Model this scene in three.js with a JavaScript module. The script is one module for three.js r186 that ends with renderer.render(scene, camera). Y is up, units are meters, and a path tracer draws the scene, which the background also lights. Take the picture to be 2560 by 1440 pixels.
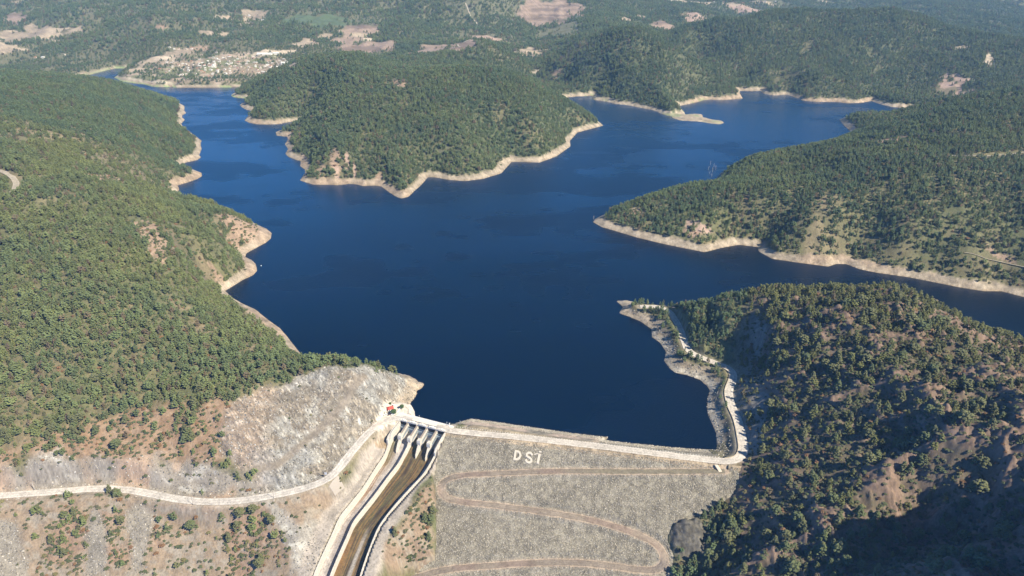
import * as THREE from 'three';
import { mergeGeometries } from 'three/addons/utils/BufferGeometryUtils.js';
import { RoundedBoxGeometry } from 'three/addons/geometries/RoundedBoxGeometry.js';

// ---------------------------------------------------------------- camera, sky, sun, exposure
const scene = new THREE.Scene();
const EYE = 500, PITCH = THREE.MathUtils.degToRad(25.5), FOCAL = 1762;      // metres above the lake; focal length in photo pixels
const camera = new THREE.PerspectiveCamera(THREE.MathUtils.radToDeg(2 * Math.atan(720 / FOCAL)), 16 / 9, 1, 16000);
camera.position.set(0, EYE, 0);
camera.rotation.set(-PITCH, 0, 0);
camera.updateMatrixWorld();

const SUN = new THREE.Vector3(0.60, 0.675, 0.43).normalize();
const sun = new THREE.DirectionalLight(new THREE.Color(1.0, 0.90, 0.69), 4.8);
sun.name = 'sun';
sun.position.copy(SUN).multiplyScalar(3000);
sun.castShadow = true;
sun.shadow.mapSize.set(4096, 4096);
Object.assign(sun.shadow.camera, { left: -1800, right: 1800, top: 1800, bottom: -1800, near: 10, far: 7000 });
scene.add(sun, sun.target);
{                                                                            // clear autumn sky: deep blue overhead, pale towards the horizon
  const W = 256, H = 128, data = new Float32Array(W * H * 4);
  for (let j = 0; j < H; j++) for (let i = 0; i < W; i++) {
    const el = ((j + 0.5) / H - 0.5) * Math.PI, az = ((i + 0.5) / W - 0.5) * 2 * Math.PI;
    const x = Math.cos(az) * Math.cos(el), z = Math.sin(az) * Math.cos(el), y = Math.sin(el);
    const up = Math.max(y, 0), k = Math.exp(-up * 5.2), g = Math.max(0, x * SUN.x + y * SUN.y + z * SUN.z);
    const side = 1 - 0.30 * (x * SUN.x + z * SUN.z) / Math.hypot(SUN.x, SUN.z) / Math.max(0.2, Math.hypot(x, z)), glow = 0.10 * Math.pow(g, 8) + 0.25 * Math.pow(g, 60);
    const o = (j * W + i) * 4;
    data[o] = 0.018 + (0.04 * k + 0.07 * k * k) * side + glow; data[o + 1] = 0.054 + 0.35 * k * side + glow * 0.95; data[o + 2] = 0.125 + 1.0 * k * side + glow * 0.85; data[o + 3] = 1;
  }
  const sky = new THREE.DataTexture(data, W, H, THREE.RGBAFormat, THREE.FloatType);
  sky.mapping = THREE.EquirectangularReflectionMapping;
  sky.magFilter = sky.minFilter = THREE.LinearFilter;
  sky.needsUpdate = true;
  scene.background = sky; scene.environment = sky;
}
scene.fog = new THREE.FogExp2(new THREE.Color(0.36, 0.64, 1.0), 0.000038);
const renderer = new THREE.WebGLRenderer({ antialias: true });
renderer.toneMapping = THREE.LinearToneMapping;
renderer.toneMappingExposure = 2.0;
renderer.shadowMap.enabled = true;

// ---------------------------------------------------------------- small tools
function rng(seed) { let a = seed >>> 0; return () => { a = (a + 0x6D2B79F5) >>> 0; let t = a; t = Math.imul(t ^ (t >>> 15), t | 1); t ^= t + Math.imul(t ^ (t >>> 7), t | 61); return ((t ^ (t >>> 14)) >>> 0) / 4294967296; }; }
const clamp = (v, a = 0, b = 1) => v < a ? a : v > b ? b : v;
const lerp = (a, b, t) => a + (b - a) * t;
const smooth = (a, b, v) => { const t = clamp((v - a) / (b - a)); return t * t * (3 - 2 * t); };
function hash(i, j) { let h = Math.imul(i, 374761393) + Math.imul(j, 668265263) | 0; h = Math.imul(h ^ (h >>> 13), 1274126177); h ^= h >>> 16; return (h >>> 0) / 4294967296; }
function noise(x, y) {                                                       // smooth value noise, -1..1
  const i = Math.floor(x), j = Math.floor(y), fx = x - i, fy = y - j, u = fx * fx * fx * (fx * (fx * 6 - 15) + 10), v = fy * fy * fy * (fy * (fy * 6 - 15) + 10);
  const a = hash(i, j), b = hash(i + 1, j), c = hash(i, j + 1), d = hash(i + 1, j + 1);
  return ((a + (b - a) * u) + ((c + (d - c) * u) - (a + (b - a) * u)) * v) * 2 - 1;
}
function fbm(x, y, n = 4) { let s = 0, a = 0.5; for (let k = 0; k < n; k++) { s += a * noise(x, y); x = x * 2.03 + 17.1; y = y * 2.03 - 9.7; a *= 0.5; } return s; }
function ridged(x, y, n = 4) { let s = 0, a = 0.5; for (let k = 0; k < n; k++) { s += a * (1 - 2 * Math.abs(noise(x, y))); x = x * 2.07 + 5.3; y = y * 2.07 + 11.9; a *= 0.5; } return s; }
const taken = new Map();
function numbered(name) { const n = taken.get(name) ?? 0; taken.set(name, n + 1); return n ? `${name}_${String(n).padStart(3, '0')}` : name; }
function tag(o, label, category, group) { o.userData.label = label; o.userData.category = category; if (group) o.userData.group = group; return o; }
function shade(o) { o.traverse((m) => { if (m.isMesh) { m.castShadow = true; m.receiveShadow = true; } }); return o; }
function put(o, name, kind) { o.name = numbered(name); if (kind) o.userData.kind = kind; scene.add(shade(o)); return o; }
function part(parent, name, geometry, material) { const m = new THREE.Mesh(geometry, material); m.name = name; m.castShadow = m.receiveShadow = true; parent.add(m); return m; }
function std(r, g, b, roughness = 0.9, extra = {}) { return new THREE.MeshStandardMaterial({ color: new THREE.Color().setRGB(r, g, b), roughness, ...extra }); }

// ---------------------------------------------------------------- survey: where a line of sight meets a given level, measured over the valley
const CP = Math.cos(PITCH), SP = Math.sin(PITCH);
function sight(px, py) { const a = (px - 1280) / FOCAL, b = (720 - py) / FOCAL; return [a, -SP + b * CP, -CP - b * SP]; }
function level(px, py, h = 0) { const [a, b, c] = sight(px, py), t = (h - EYE) / b; return [a * t, h, c * t]; }
function atRange(px, d, h) { const t = (px - 1280) / FOCAL; return [t * (d * CP + (EYE - h) * SP), h, -d]; }
function project(x, y, z) { const dy = y - EYE, f = -dy * SP - z * CP, u = dy * CP - z * SP; return [1280 + FOCAL * x / f, 720 - FOCAL * u / f, f]; }

// ---------------------------------------------------------------- the lake's outline (drawn-down level 0 m)
const SHORE = [
  ...[[1792, 1125], [1750, 1123], [1678, 1118], [1601, 1110], [1524, 1102], [1512, 1099], [1524, 1093], [1443, 1084], [1376, 1075], [1302, 1064], [1242, 1055], [1178, 1047], [1151, 1054], [1124, 1064]],
  ...[[1022, 1041], [1022, 1025], [1017, 1020], [1027, 1007], [1036, 996], [1042, 987], [1042, 978], [1055, 970], [1061, 962], [1058, 956], [1047, 955], [1040, 948], [1030, 943], [1013, 937], [960, 926], [880, 916], [800, 905]],
  ...[[765, 897], [743, 873], [720, 843], [700, 820], [665, 795], [640, 774], [603, 757], [580, 743], [563, 727], [580, 717], [607, 700], [633, 688], [643, 677], [640, 660], [630, 650], [613, 642], [617, 633], [640, 620], [663, 608], [677, 597], [680, 583], [667, 572]],
  ...[[640, 560], [580, 525], [510, 500], [450, 492], [433, 485], [448, 476], [447, 467], [443, 464], [471, 455.5], [493, 448], [505.5, 440], [504, 432], [493, 428], [470, 418], [452, 410], [471, 405], [493, 400], [503, 393], [498, 388], [504, 373], [502, 360], [504, 352], [493, 343]],
  ...[[475, 330], [458, 318], [453, 309], [463, 299], [455.5, 294], [455.5, 288], [465.5, 283], [461, 275.5], [462, 265.5], [451, 259], [420, 250], [330, 228], [240, 212], [190, 197], [200, 191], [232, 185], [262, 177], [290, 171], [312, 171], [306, 179], [285, 194], [305, 204], [335, 208]],
  ...[[360, 211], [380, 217], [400, 218], [433, 217], [433, 219], [458, 219.5], [529, 219.5], [600, 218], [590, 228], [577, 238], [582, 243], [600, 245], [620, 247], [612, 255], [599, 262], [604, 268], [615, 274.5], [629, 276.7], [620, 290], [611, 301], [622, 306.7], [644, 311], [671, 311.5], [698, 310], [724, 304.5], [745, 303], [742, 318]],
  ...[[715, 325], [689, 330], [691, 339], [718, 342], [720, 349], [712, 360], [720, 373], [713, 384], [720, 392], [738, 399], [752, 403], [750, 415.5], [762, 424], [763, 432], [749.6, 451], [771, 458], [786.5, 462.4], [817, 462], [845, 463], [874, 460], [891, 461], [907, 465], [938, 464], [953, 466], [972, 480.5], [989, 491], [1003, 496.5], [1022, 491.6]],
  ...[[1039, 475], [1053, 463], [1070, 443], [1092, 444], [1117, 449], [1163, 453], [1208, 447], [1254, 433], [1279, 405], [1310, 405], [1349, 406.6], [1391, 391], [1426.5, 366], [1425, 352], [1444, 331], [1479, 322], [1509, 314], [1496, 303], [1460, 279], [1425, 257], [1405, 247]],
  ...[[1427, 242], [1481, 240], [1484, 249.7], [1515, 254], [1539, 260], [1560, 262], [1582, 265.6], [1605, 270], [1637, 276.5], [1654, 285], [1678, 291], [1682, 295.6], [1699, 301], [1729, 303], [1755, 305], [1783, 309.7], [1802, 310.6], [1811, 307], [1804, 302], [1779, 298.4], [1757, 293], [1756, 286], [1736, 284], [1714, 286], [1710, 279], [1702, 271], [1700, 264.7]],
  ...[[1723, 260], [1745.6, 255], [1760, 250], [1779, 249], [1809, 250.6], [1837, 248], [1857, 246], [1850, 234], [1850, 227], [1876, 228], [1902, 227], [1906, 233], [1925, 237.5], [1942, 238.4], [1964, 236.6], [1976, 239.4], [2000, 248], [2007, 251.6], [2036, 254.4], [2092, 255.3], [2120, 258.5], [2154, 257], [2179, 252.5], [2182, 254], [2206, 262], [2229, 267.5], [2274, 271], [2330, 280], [2350, 292]],
  ...[[2250, 296], [2160, 292], [2116, 294], [2097.5, 299.4], [2109, 312.5], [2127, 329], [2129, 337], [2095, 354], [2040, 371], [1960, 389], [1850, 413], [1802, 432], [1787, 450], [1770, 468], [1700, 482], [1600, 507], [1520, 531], [1488, 547], [1482, 555]],
  ...[[1505, 568], [1536, 577], [1593, 594], [1659, 610], [1711, 620.6], [1761.6, 630.7], [1803, 620], [1847, 612], [1893, 617.6], [1897, 629], [1930, 647], [1987, 655.6], [2070, 666.6], [2092, 660], [2114, 660], [2149, 673], [2192, 682], [2271, 693], [2337, 706], [2402, 719], [2459, 728], [2503, 728], [2560, 743], [2760, 775], [3050, 800]],
  ...[[3050, 860], [2760, 862], [2560, 858], [2440, 836], [2350, 800], [2210, 775], [1900, 772], [1750, 778], [1660, 766], [1600, 759], [1565, 752], [1539, 751.7], [1557, 767], [1547, 783], [1567, 790], [1600, 803], [1628, 823], [1630, 843], [1650, 857], [1665, 880], [1660, 902], [1673, 920], [1687, 932], [1717, 938], [1750, 950], [1767, 965], [1775, 977], [1768, 997], [1767, 1017], [1768, 1033], [1780, 1060], [1790, 1083], [1792, 1110]],
].map(([x, y]) => level(x, y));

// ---------------------------------------------------------------- spot heights: [photo column, row, metres above the lake]
const SPOT = [
  // left hillside above the lake
  ...[[0, 1000, 46], [0, 900, 62], [0, 800, 82], [0, 700, 105], [0, 600, 128], [0, 500, 148], [0, 440, 155], [150, 1050, 32], [150, 900, 65], [150, 750, 100], [150, 600, 128], [150, 500, 148]],
  ...[[300, 1050, 31], [300, 950, 54], [300, 800, 86], [300, 650, 112], [300, 560, 120], [300, 490, 122], [450, 1050, 35], [450, 950, 54], [450, 800, 68], [450, 650, 84], [450, 560, 78], [420, 515, 55], [550, 1000, 50], [550, 900, 57], [550, 800, 46]],
  ...[[560, 640, 50], [560, 560, 45], [600, 560, 36], [640, 575, 20], [650, 950, 54], [650, 850, 42], [720, 900, 50], [520, 720, 30], [500, 660, 60], [800, 922, 56], [880, 922, 52], [960, 936, 38], [1010, 950, 22], [760, 915, 54]],
  // quarried rock slope and the roadside
  ...[[800, 1000, 38], [700, 1050, 31], [600, 1100, 26], [900, 1000, 32], [960, 1000, 22], [985, 1020, 13], [860, 1060, 20], [780, 1130, 11], [650, 1180, 5], [560, 1120, 20], [600, 1030, 42], [0, 1150, 8], [100, 1130, 14], [200, 1140, 12], [350, 1130, 16], [450, 1170, 3]],
  ...[[100, 1300, -30], [300, 1320, -33], [500, 1330, -34], [650, 1320, -28], [740, 1270, -15], [0, 1440, -62], [200, 1440, -62], [400, 1440, -61], [600, 1440, -57], [740, 1420, -43], [760, 1340, -28], [-200, 1300, -30], [-200, 1440, -58], [-200, 1100, 25], [-250, 900, 60], [-250, 700, 105], [-250, 500, 150], [-250, 300, 175]],
  // left ridge further back
  ...[[0, 184, 152], [100, 190, 137], [200, 200, 120], [300, 216, 86], [400, 243, 40], [100, 250, 165], [300, 300, 110], [200, 400, 135], [350, 400, 84], [420, 330, 42], [425, 440, 24], [350, 470, 86], [0, 300, 178], [0, 380, 168], [200, 300, 140], [-200, 180, 180]],
  // the wooded peninsula
  ...[[850, 400, 42], [850, 330, 76], [900, 260, 116], [1000, 215, 146], [1000, 420, 42], [1000, 330, 82], [1000, 260, 122], [1150, 184, 168], [1100, 350, 72], [1100, 250, 132], [1200, 390, 36], [1200, 300, 88], [1200, 210, 150], [1250, 188, 162], [1300, 280, 98], [1350, 350, 44], [1330, 212, 132], [1400, 255, 78], [1450, 289, 39], [1430, 312, 32], [780, 400, 30], [790, 350, 50], [770, 300, 40]],
  ...[[830, 134, 160], [760, 162, 135], [700, 191, 95], [650, 206, 54], [700, 240, 66], [750, 275, 48], [800, 215, 92], [850, 180, 147], [930, 182, 144], [650, 270, 34]],
  // the village shore and the country behind it
  ...[[530, 190, 12], [530, 175, 24], [530, 150, 46], [430, 180, 16], [430, 150, 42], [620, 190, 12], [600, 130, 66], [700, 125, 66], [650, 160, 36], [350, 190, 8], [350, 150, 36], [600, 80, 112], [600, 40, 165], [600, 0, 215], [0, 130, 60], [0, 165, 14], [60, 95, 78], [0, 50, 150], [0, 0, 225], [150, 110, 66], [200, 60, 140], [250, 140, 30], [300, 100, 92], [250, 15, 205], [400, 65, 150], [420, 25, 195], [100, 150, 30], [500, 100, 90], [300, 40, 165]],
  ...[[1200, 112, 132], [1130, 130, 105], [1300, 160, 50], [1330, 186, 12], [1300, 130, 62], [1060, 100, 78], [1150, 45, 150], [950, 105, 72], [1000, 130, 75], [950, 0, 225], [950, 50, 140], [800, 50, 145], [870, 90, 84], [1160, 0, 240], [1100, 75, 105], [750, 90, 100], [760, 0, 225]],
  // hills across the right arm
  ...[[1900, 185, 52], [1900, 100, 145], [2000, 28, 240], [2000, 120, 118], [2000, 205, 42], [2200, 32, 240], [2150, 100, 152], [2150, 185, 66], [2300, 55, 208], [2300, 130, 112], [2300, 215, 38], [2450, 105, 150], [2450, 165, 96], [2560, 146, 120], [2560, 190, 80], [2420, 225, 36]],
  ...[[1380, 40, 140], [1380, 85, 76], [1500, 50, 150], [1500, 0, 205], [1250, 60, 118], [1250, 0, 230], [2800, 160, 120]],
  // right-hand hill in the middle distance
  ...[[2560, 220, 182], [2450, 240, 158], [2330, 264, 132], [2250, 292, 102], [2170, 305, 55], [2130, 306, 16], [2040, 366, 36], [1960, 380, 46], [1850, 402, 40], [1805, 427, 18], [1700, 465, 26], [1600, 491, 20], [1530, 520, 12]],
  ...[[1600, 545, 20], [1700, 560, 26], [1750, 605, 12], [1800, 520, 52], [1900, 560, 40], [2000, 500, 74], [2000, 600, 36], [2100, 450, 98], [2100, 550, 64], [2100, 632, 20], [2250, 400, 128], [2250, 500, 94], [2250, 600, 50], [2250, 662, 20], [2400, 350, 150], [2400, 450, 124], [2400, 550, 80], [2400, 650, 36], [2560, 300, 164], [2560, 400, 145], [2560, 500, 110], [2560, 600, 66], [2560, 690, 24], [1960, 440, 66], [2200, 335, 106], [2750, 300, 180], [2750, 500, 130], [2750, 690, 40]],
  // the right abutment hill
  ...[[1700, 768, 30], [1780, 752, 50], [1900, 738, 68], [2050, 735, 82], [2210, 735, 90], [2300, 760, 86], [2370, 780, 76], [2430, 826, 58], [2500, 850, 44], [1800, 820, 46], [1760, 840, 26], [1900, 850, 62], [2000, 800, 82], [2100, 860, 88], [2200, 830, 97], [2300, 870, 95], [2400, 880, 92], [2500, 900, 82], [2560, 880, 66], [2250, 950, 98], [2350, 930, 105], [2450, 960, 110], [1840, 880, 26]],
  ...[[1920, 930, 40], [1900, 1050, 30], [1880, 985, 28], [2000, 1000, 50], [2100, 1000, 68], [2200, 1000, 84], [2400, 1000, 108], [2560, 1000, 118], [1950, 1130, 28], [2050, 1130, 46], [2200, 1130, 68], [2350, 1130, 92], [2500, 1130, 106], [1900, 1200, 12], [2000, 1200, 32], [2200, 1200, 60], [2400, 1200, 78], [2560, 1200, 100]],
  ...[[1720, 1330, -30], [1850, 1300, -8], [2000, 1300, 22], [2150, 1300, 40], [2300, 1290, 38], [2450, 1300, 58], [2560, 1300, 80], [1760, 1420, -34], [1900, 1400, 0], [2050, 1400, 24], [2200, 1390, 32], [2320, 1400, 50], [2420, 1385, 84], [2500, 1400, 86], [2560, 1440, 82], [2750, 900, 90], [2750, 1050, 130], [2750, 1200, 125], [2760, 1330, 150], [2700, 1440, 112], [2900, 1100, 140]],
].map(([x, y, h]) => level(x, y, h));
SPOT.push(...[[1560, 92, 2960], [1640, 108, 2900], [1690, 136, 2930], [1750, 170, 2950], [1800, 204, 2900], [1835, 228, 2880], [1560, 205, 2680], [1560, 150, 2830], [1690, 235, 2500], [1690, 190, 2760], [1450, 130, 3080], [1400, 160, 3050], [1400, 208, 2960], [1480, 180, 2860], [1620, 160, 2800], [1480, 215, 2780], [1620, 215, 2620], [1770, 222, 2860], [1730, 225, 2790],
  [2000, 4, 6300], [2200, 4, 6200], [1850, 8, 6000], [1750, 15, 5600], [1740, 45, 4700], [1650, 70, 4250], [1650, 30, 5100], [1580, 55, 4500], [1800, 48, 3620], [1720, 80, 3500], [1660, 104, 3400], [1900, 32, 3720], [1750, 140, 3350], [1750, 105, 3440], [1850, 212, 3020], [1850, 150, 3150], [1850, 100, 3350], [1850, 60, 3560], [2450, 40, 5400], [2560, 60, 4900], [2560, 0, 6300], [2350, 10, 5900], [2800, 60, 4800]].map(([px, py, d]) => { const [, b, c] = sight(px, py); return level(px, py, EYE + b / -c * d); }));
SPOT.push(...[[1720, 3900, 80], [1820, 4050, 60], [2000, 4250, 60], [2120, 4250, 60], [2300, 4150, 60], [2450, 3900, 60], [2400, 4400, 65], [2560, 3800, 70], [2200, 4600, 80], [1700, 3150, 45], [100, 2900, 25], [300, 3000, 15], [1150, 2800, 70], [900, 3000, 70], [700, 3050, 40], [1900, 4400, 70], [1650, 3600, 120], [2450, 2500, 40], [0, 6500, 260], [640, 6500, 270], [1280, 6500, 280], [1900, 6500, 230], [2560, 6500, 290], [0, 9500, 340], [1280, 9500, 360], [2560, 9500, 360], [-700, 4000, 160], [3200, 4000, 180], [-700, 7000, 300], [3300, 7000, 300], [-700, 2300, 190], [3300, 2000, 200],
  [1250, 480, -70], [1450, 430, -95], [1500, 300, -115], [600, 380, -90], [200, 380, -85], [1000, 380, -105], [2100, 300, 10], [2600, 250, 60], [-300, 300, -70]].map(([p, d, h]) => atRange(p, d, h)));

// ---------------------------------------------------------------- relief: a thin-plate surface through the spot heights
const wu = (x, d) => 1.8 * x / (d + 260), wv = (d) => Math.log(d + 60);
function thinPlate(points, relax) {
  const n = points.length, N = n + 3, A = Array.from({ length: N }, () => new Float64Array(N + 1));
  const P = points.map(([x, , z]) => [wu(x, -z), wv(-z)]), k = (r2) => r2 > 1e-12 ? r2 * Math.log(r2) : 0;
  for (let i = 0; i < n; i++) {
    for (let j = 0; j < n; j++) A[i][j] = k((P[i][0] - P[j][0]) ** 2 + (P[i][1] - P[j][1]) ** 2);
    A[i][i] += relax;
    A[i][n] = A[n][i] = 1; A[i][n + 1] = A[n + 1][i] = P[i][0]; A[i][n + 2] = A[n + 2][i] = P[i][1]; A[i][N] = points[i][1];
  }
  for (let c = 0; c < N; c++) {
    let p = c; for (let r = c + 1; r < N; r++) if (Math.abs(A[r][c]) > Math.abs(A[p][c])) p = r;
    [A[c], A[p]] = [A[p], A[c]];
    const row = A[c];
    for (let r = c + 1; r < N; r++) { const f = A[r][c] / row[c]; if (f) { const R = A[r]; for (let q = c; q <= N; q++) R[q] -= f * row[q]; } }
  }
  const w = new Float64Array(N);
  for (let r = N - 1; r >= 0; r--) { let s = A[r][N]; for (let q = r + 1; q < N; q++) s -= A[r][q] * w[q]; w[r] = s / A[r][r]; }
  return (u, v) => { let s = w[n] + w[n + 1] * u + w[n + 2] * v; for (let i = 0; i < n; i++) { const a = u - P[i][0], b = v - P[i][1]; s += w[i] * k(a * a + b * b); } return s; };
}
const ROWS = 960, COLS = 900, D0 = 250, D1 = 9500, TMAX = 0.95, GROW = Math.log(D1 / D0) / (ROWS - 1);
const gridD = (j) => D0 * Math.exp(GROW * j), gridX = (i, d) => (i / (COLS - 1) * 2 - 1) * TMAX * (d + 260);
const IDX = (i, j) => j * COLS + i;
const H = new Float32Array(ROWS * COLS), SD = new Float32Array(ROWS * COLS);
(function shapeRelief() {
  const shoreSpots = SHORE.filter((_, i) => i % 2 === 0).map(([x, , z]) => [x, 0, z]);
  const surface = thinPlate([...SPOT, ...shoreSpots], 0.0004);
  const SI = 5, SJ = 5, cols = Math.ceil(COLS / SI) + 3, rows = Math.ceil(ROWS / SJ) + 3, coarse = new Float32Array(cols * rows);
  for (let b = 0; b < rows; b++) for (let a = 0; a < cols; a++) { const d = gridD((b - 1) * SJ), x = gridX((a - 1) * SI, d); coarse[b * cols + a] = surface(wu(x, d), wv(d)); }
  const cubic = (p0, p1, p2, p3, t) => p1 + 0.5 * t * (p2 - p0 + t * (2 * p0 - 5 * p1 + 4 * p2 - p3 + t * (3 * (p1 - p2) + p3 - p0)));
  for (let j = 0; j < ROWS; j++) for (let i = 0; i < COLS; i++) {
    const a = Math.floor(i / SI), b = Math.floor(j / SJ), s = i / SI - a, t = j / SJ - b, q = [];
    for (let m = 0; m < 4; m++) { const o = (b + m) * cols + a; q.push(cubic(coarse[o], coarse[o + 1], coarse[o + 2], coarse[o + 3], s)); }
    H[IDX(i, j)] = cubic(...q, t);
  }
  // signed distance to the shoreline (positive on land)
  const n = SHORE.length, seg = SHORE.map((p, i) => { const q = SHORE[(i + 1) % n], dx = q[0] - p[0], dz = q[2] - p[2]; return [p[0], p[2], dx, dz, 1 / (dx * dx + dz * dz)]; });
  for (let j = 0; j < ROWS; j++) { const d = gridD(j), z = -d; for (let i = 0; i < COLS; i++) {
    const x = gridX(i, d); let best = 1e12, inside = false;
    for (let s = 0; s < n; s++) {
      const g = seg[s], ax = x - g[0], az = z - g[1]; let t = (ax * g[2] + az * g[3]) * g[4]; t = t < 0 ? 0 : t > 1 ? 1 : t;
      const ex = ax - t * g[2], ez = az - t * g[3], e = ex * ex + ez * ez; if (e < best) best = e;
      const z1 = g[1] + g[3]; if ((g[1] > z) !== (z1 > z) && x < g[0] + (z - g[1]) * g[2] / g[3]) inside = !inside;
    }
    SD[IDX(i, j)] = (inside ? -1 : 1) * Math.sqrt(best);
  } }
})();
// hillside folds and gullies, fading out towards the water; banks of the drawn-down lake
const downstream = (x, z) => z > -690 && x < 250;                 // the valley below the dam lies under the lake's level
const rightHill = (x, z) => smooth(215, 275, x + 0.35 * (z + 620)) * smooth(-1020, -880, z) ;
(function foldHills() { for (let j = 0; j < ROWS; j++) { const d = gridD(j), z = -d; for (let i = 0; i < COLS; i++) {
  const k = IDX(i, j), x = gridX(i, d), sd = SD[k]; let h = H[k];
  if (sd < 0) { H[k] = Math.max(-40, sd * 0.5) - 0.3; continue; }
  const away = smooth(10, 160, sd), big = 1 - 0.3 * smooth(1200, 2000, d) + smooth(3000, 6000, d) * 0.9;
  h += away * (ridged(x / 210 + 3.1, z / 210, 3) * (d < 900 ? 9 : 9 + 5 * smooth(900, 1200, d)) * big + fbm(x / 60, z / 60, 3) * 3.2);
  if (d > 2300) h += away * smooth(2300, 2800, d) * ridged(x / 380 + 9, z / 380, 3) * 24;
  if (d > 3200) h += smooth(3200, 4300, d) * ridged(x / 820 + 1.7, z / 820 + 0.4, 3) * (x > 0 ? 24 : 42);
  const rh = rightHill(x, z);
  if (rh > 0) h += rh * away * (ridged(x / 62, z / 50 + 4, 4) * 13 + ridged(x / 21 + 3, z / 17, 3) * 3.6 + fbm(x / 9, z / 9, 2) * 2.2 + smooth(0.25, 0.6, ridged(x / 62, z / 50 + 4, 4) + 0.35 * ridged(x / 21 + 3, z / 17, 3)) * (Math.abs(ridged(x / 10, z / 7, 3)) * 4.5 + fbm(x / 4, z / 4, 2) * 1.8));
  else if (d < 900) h += smooth(3, 25, sd) * fbm(x / 11, z / 11, 3) * 1.5;
  const W = 40 + d * 0.03, s = smooth(0, W, sd), wob = 1 + 0.25 * fbm(x / 35, z / 35, 2), bank = sd * 0.52 * wob + smooth(0, 10, sd) * (fbm(x / 9, z / 9, 3) * 2.2 + ridged(x / 24, z / 24, 2) * 1.3);
  if (!downstream(x, z)) h = Math.max(h, 3 + Math.min(sd, 110) * 0.12);
  H[k] = lerp(bank, h, s);
} } })();
function sample(F, x, z) {
  const d = -z; if (d <= D0 || d >= D1) return NaN;
  const fj = Math.log(d / D0) / GROW, fi = (x / ((d + 260) * TMAX) + 1) / 2 * (COLS - 1);
  if (fi < 0 || fi >= COLS - 1) return NaN;
  const i = Math.floor(fi), j = Math.floor(fj), s = fi - i, t = fj - j, k = IDX(i, j);
  return (F[k] * (1 - s) + F[k + 1] * s) * (1 - t) + (F[k + COLS] * (1 - s) + F[k + COLS + 1] * s) * t;
}
const ground = (x, z) => sample(H, x, z);
// the low bare spit at the mouth of the right arm
const SPIT = [[1672, 288], [1684, 298], [1700, 304], [1815, 313], [1815, 305], [1762, 290], [1736, 281], [1712, 282], [1700, 284]].map(([x, y]) => level(x, y));
for (let j = 0; j < ROWS; j++) { const d = gridD(j); if (d > 2200 && d < 2600) for (let i = 0; i < COLS; i++) { const k = IDX(i, j), x = gridX(i, d); if (SD[k] > 0 && inPolygon(SPIT, x, -d)) H[k] = Math.min(H[k], 0.6 + SD[k] * 0.14 + fbm(x / 20, d / 20, 2)); } }
function hit(px, py) {                                                       // the first ground that a line of sight meets
  const [a, b, c] = sight(px, py); let last = 0;
  for (let t = 280; t < 11000; t *= 1.003) {
    const h = ground(a * t, c * t);
    if (h === h && EYE + b * t < h) {
      let lo = last || t / 1.003, hi = t;
      for (let n = 0; n < 12; n++) { const m = (lo + hi) / 2; if (EYE + b * m < ground(a * m, c * m)) hi = m; else lo = m; }
      return [a * hi, ground(a * hi, c * hi), c * hi];
    }
    last = t;
  }
  return level(px, py, 0);
}
function inPolygon(poly, x, z) { let inside = false; for (let i = 0, j = poly.length - 1; i < poly.length; j = i++) { const [xi, , zi] = poly[i], [xj, , zj] = poly[j]; if ((zi > z) !== (zj > z) && x < (xj - xi) * (z - zi) / (zj - zi) + xi) inside = !inside; } return inside; }
function polyDist(poly, x, z, closed = true) {
  let best = 1e12; const n = poly.length;
  for (let i = 0; i < (closed ? n : n - 1); i++) { const p = poly[i], q = poly[(i + 1) % n], dx = q[0] - p[0], dz = q[2] - p[2]; const t = clamp(((x - p[0]) * dx + (z - p[2]) * dz) / (dx * dx + dz * dz)); best = Math.min(best, (x - p[0] - t * dx) ** 2 + (z - p[2] - t * dz) ** 2); }
  return Math.sqrt(best);
}
function bounds(poly, m) { let a = 1e9, b = -1e9, c = 1e9, d = -1e9; for (const [x, , z] of poly) { a = Math.min(a, x); b = Math.max(b, x); c = Math.min(c, z); d = Math.max(d, z); } return (x, z) => x > a - m && x < b + m && z > c - m && z < d + m; }
function curve(points, step) {                                               // smooth line through points, one point every step metres
  const c = new THREE.CatmullRomCurve3(points.map((p) => new THREE.Vector3(...p)), false, 'centripetal'), n = Math.max(2, Math.round(c.getLength() / step));
  return c.getSpacedPoints(n).map((p) => [p.x, p.y, p.z]);
}
function along(line, x, z) {                                                 // nearest place on a line: [distance, height, signed side, metres along]
  let best = [1e9, 0, 0, 0], run = 0;
  for (let i = 0; i + 1 < line.length; i++) {
    const p = line[i], q = line[i + 1], dx = q[0] - p[0], dz = q[2] - p[2], l2 = dx * dx + dz * dz, l = Math.sqrt(l2), t = clamp(((x - p[0]) * dx + (z - p[2]) * dz) / l2), ex = x - p[0] - t * dx, ez = z - p[2] - t * dz, e = Math.hypot(ex, ez);
    if (e < best[0]) best = [e, lerp(p[1], q[1], t), ex * dz - ez * dx > 0 ? -1 : 1, run + t * l];
    run += l;
  }
  return best;
}
function eachVertex(test, fn) { for (let j = 0; j < ROWS; j++) { const d = gridD(j), z = -d; for (let i = 0; i < COLS; i++) { const x = gridX(i, d); if (test(x, z)) fn(IDX(i, j), x, z, d); } } }

function around(x, z, r, fn) {                                                // grid points within r metres of a place
  const j0 = Math.max(0, Math.floor(Math.log((-z - r) / D0) / GROW)), j1 = Math.min(ROWS - 1, Math.ceil(Math.log((-z + r) / D0) / GROW));
  for (let j = j0; j <= j1; j++) { const d = gridD(j), q = (v) => (v / ((d + 260) * TMAX) + 1) / 2 * (COLS - 1); for (let i = Math.max(0, Math.ceil(q(x - r))); i <= Math.min(COLS - 1, q(x + r)); i++) fn(IDX(i, j)); }
}

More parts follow.
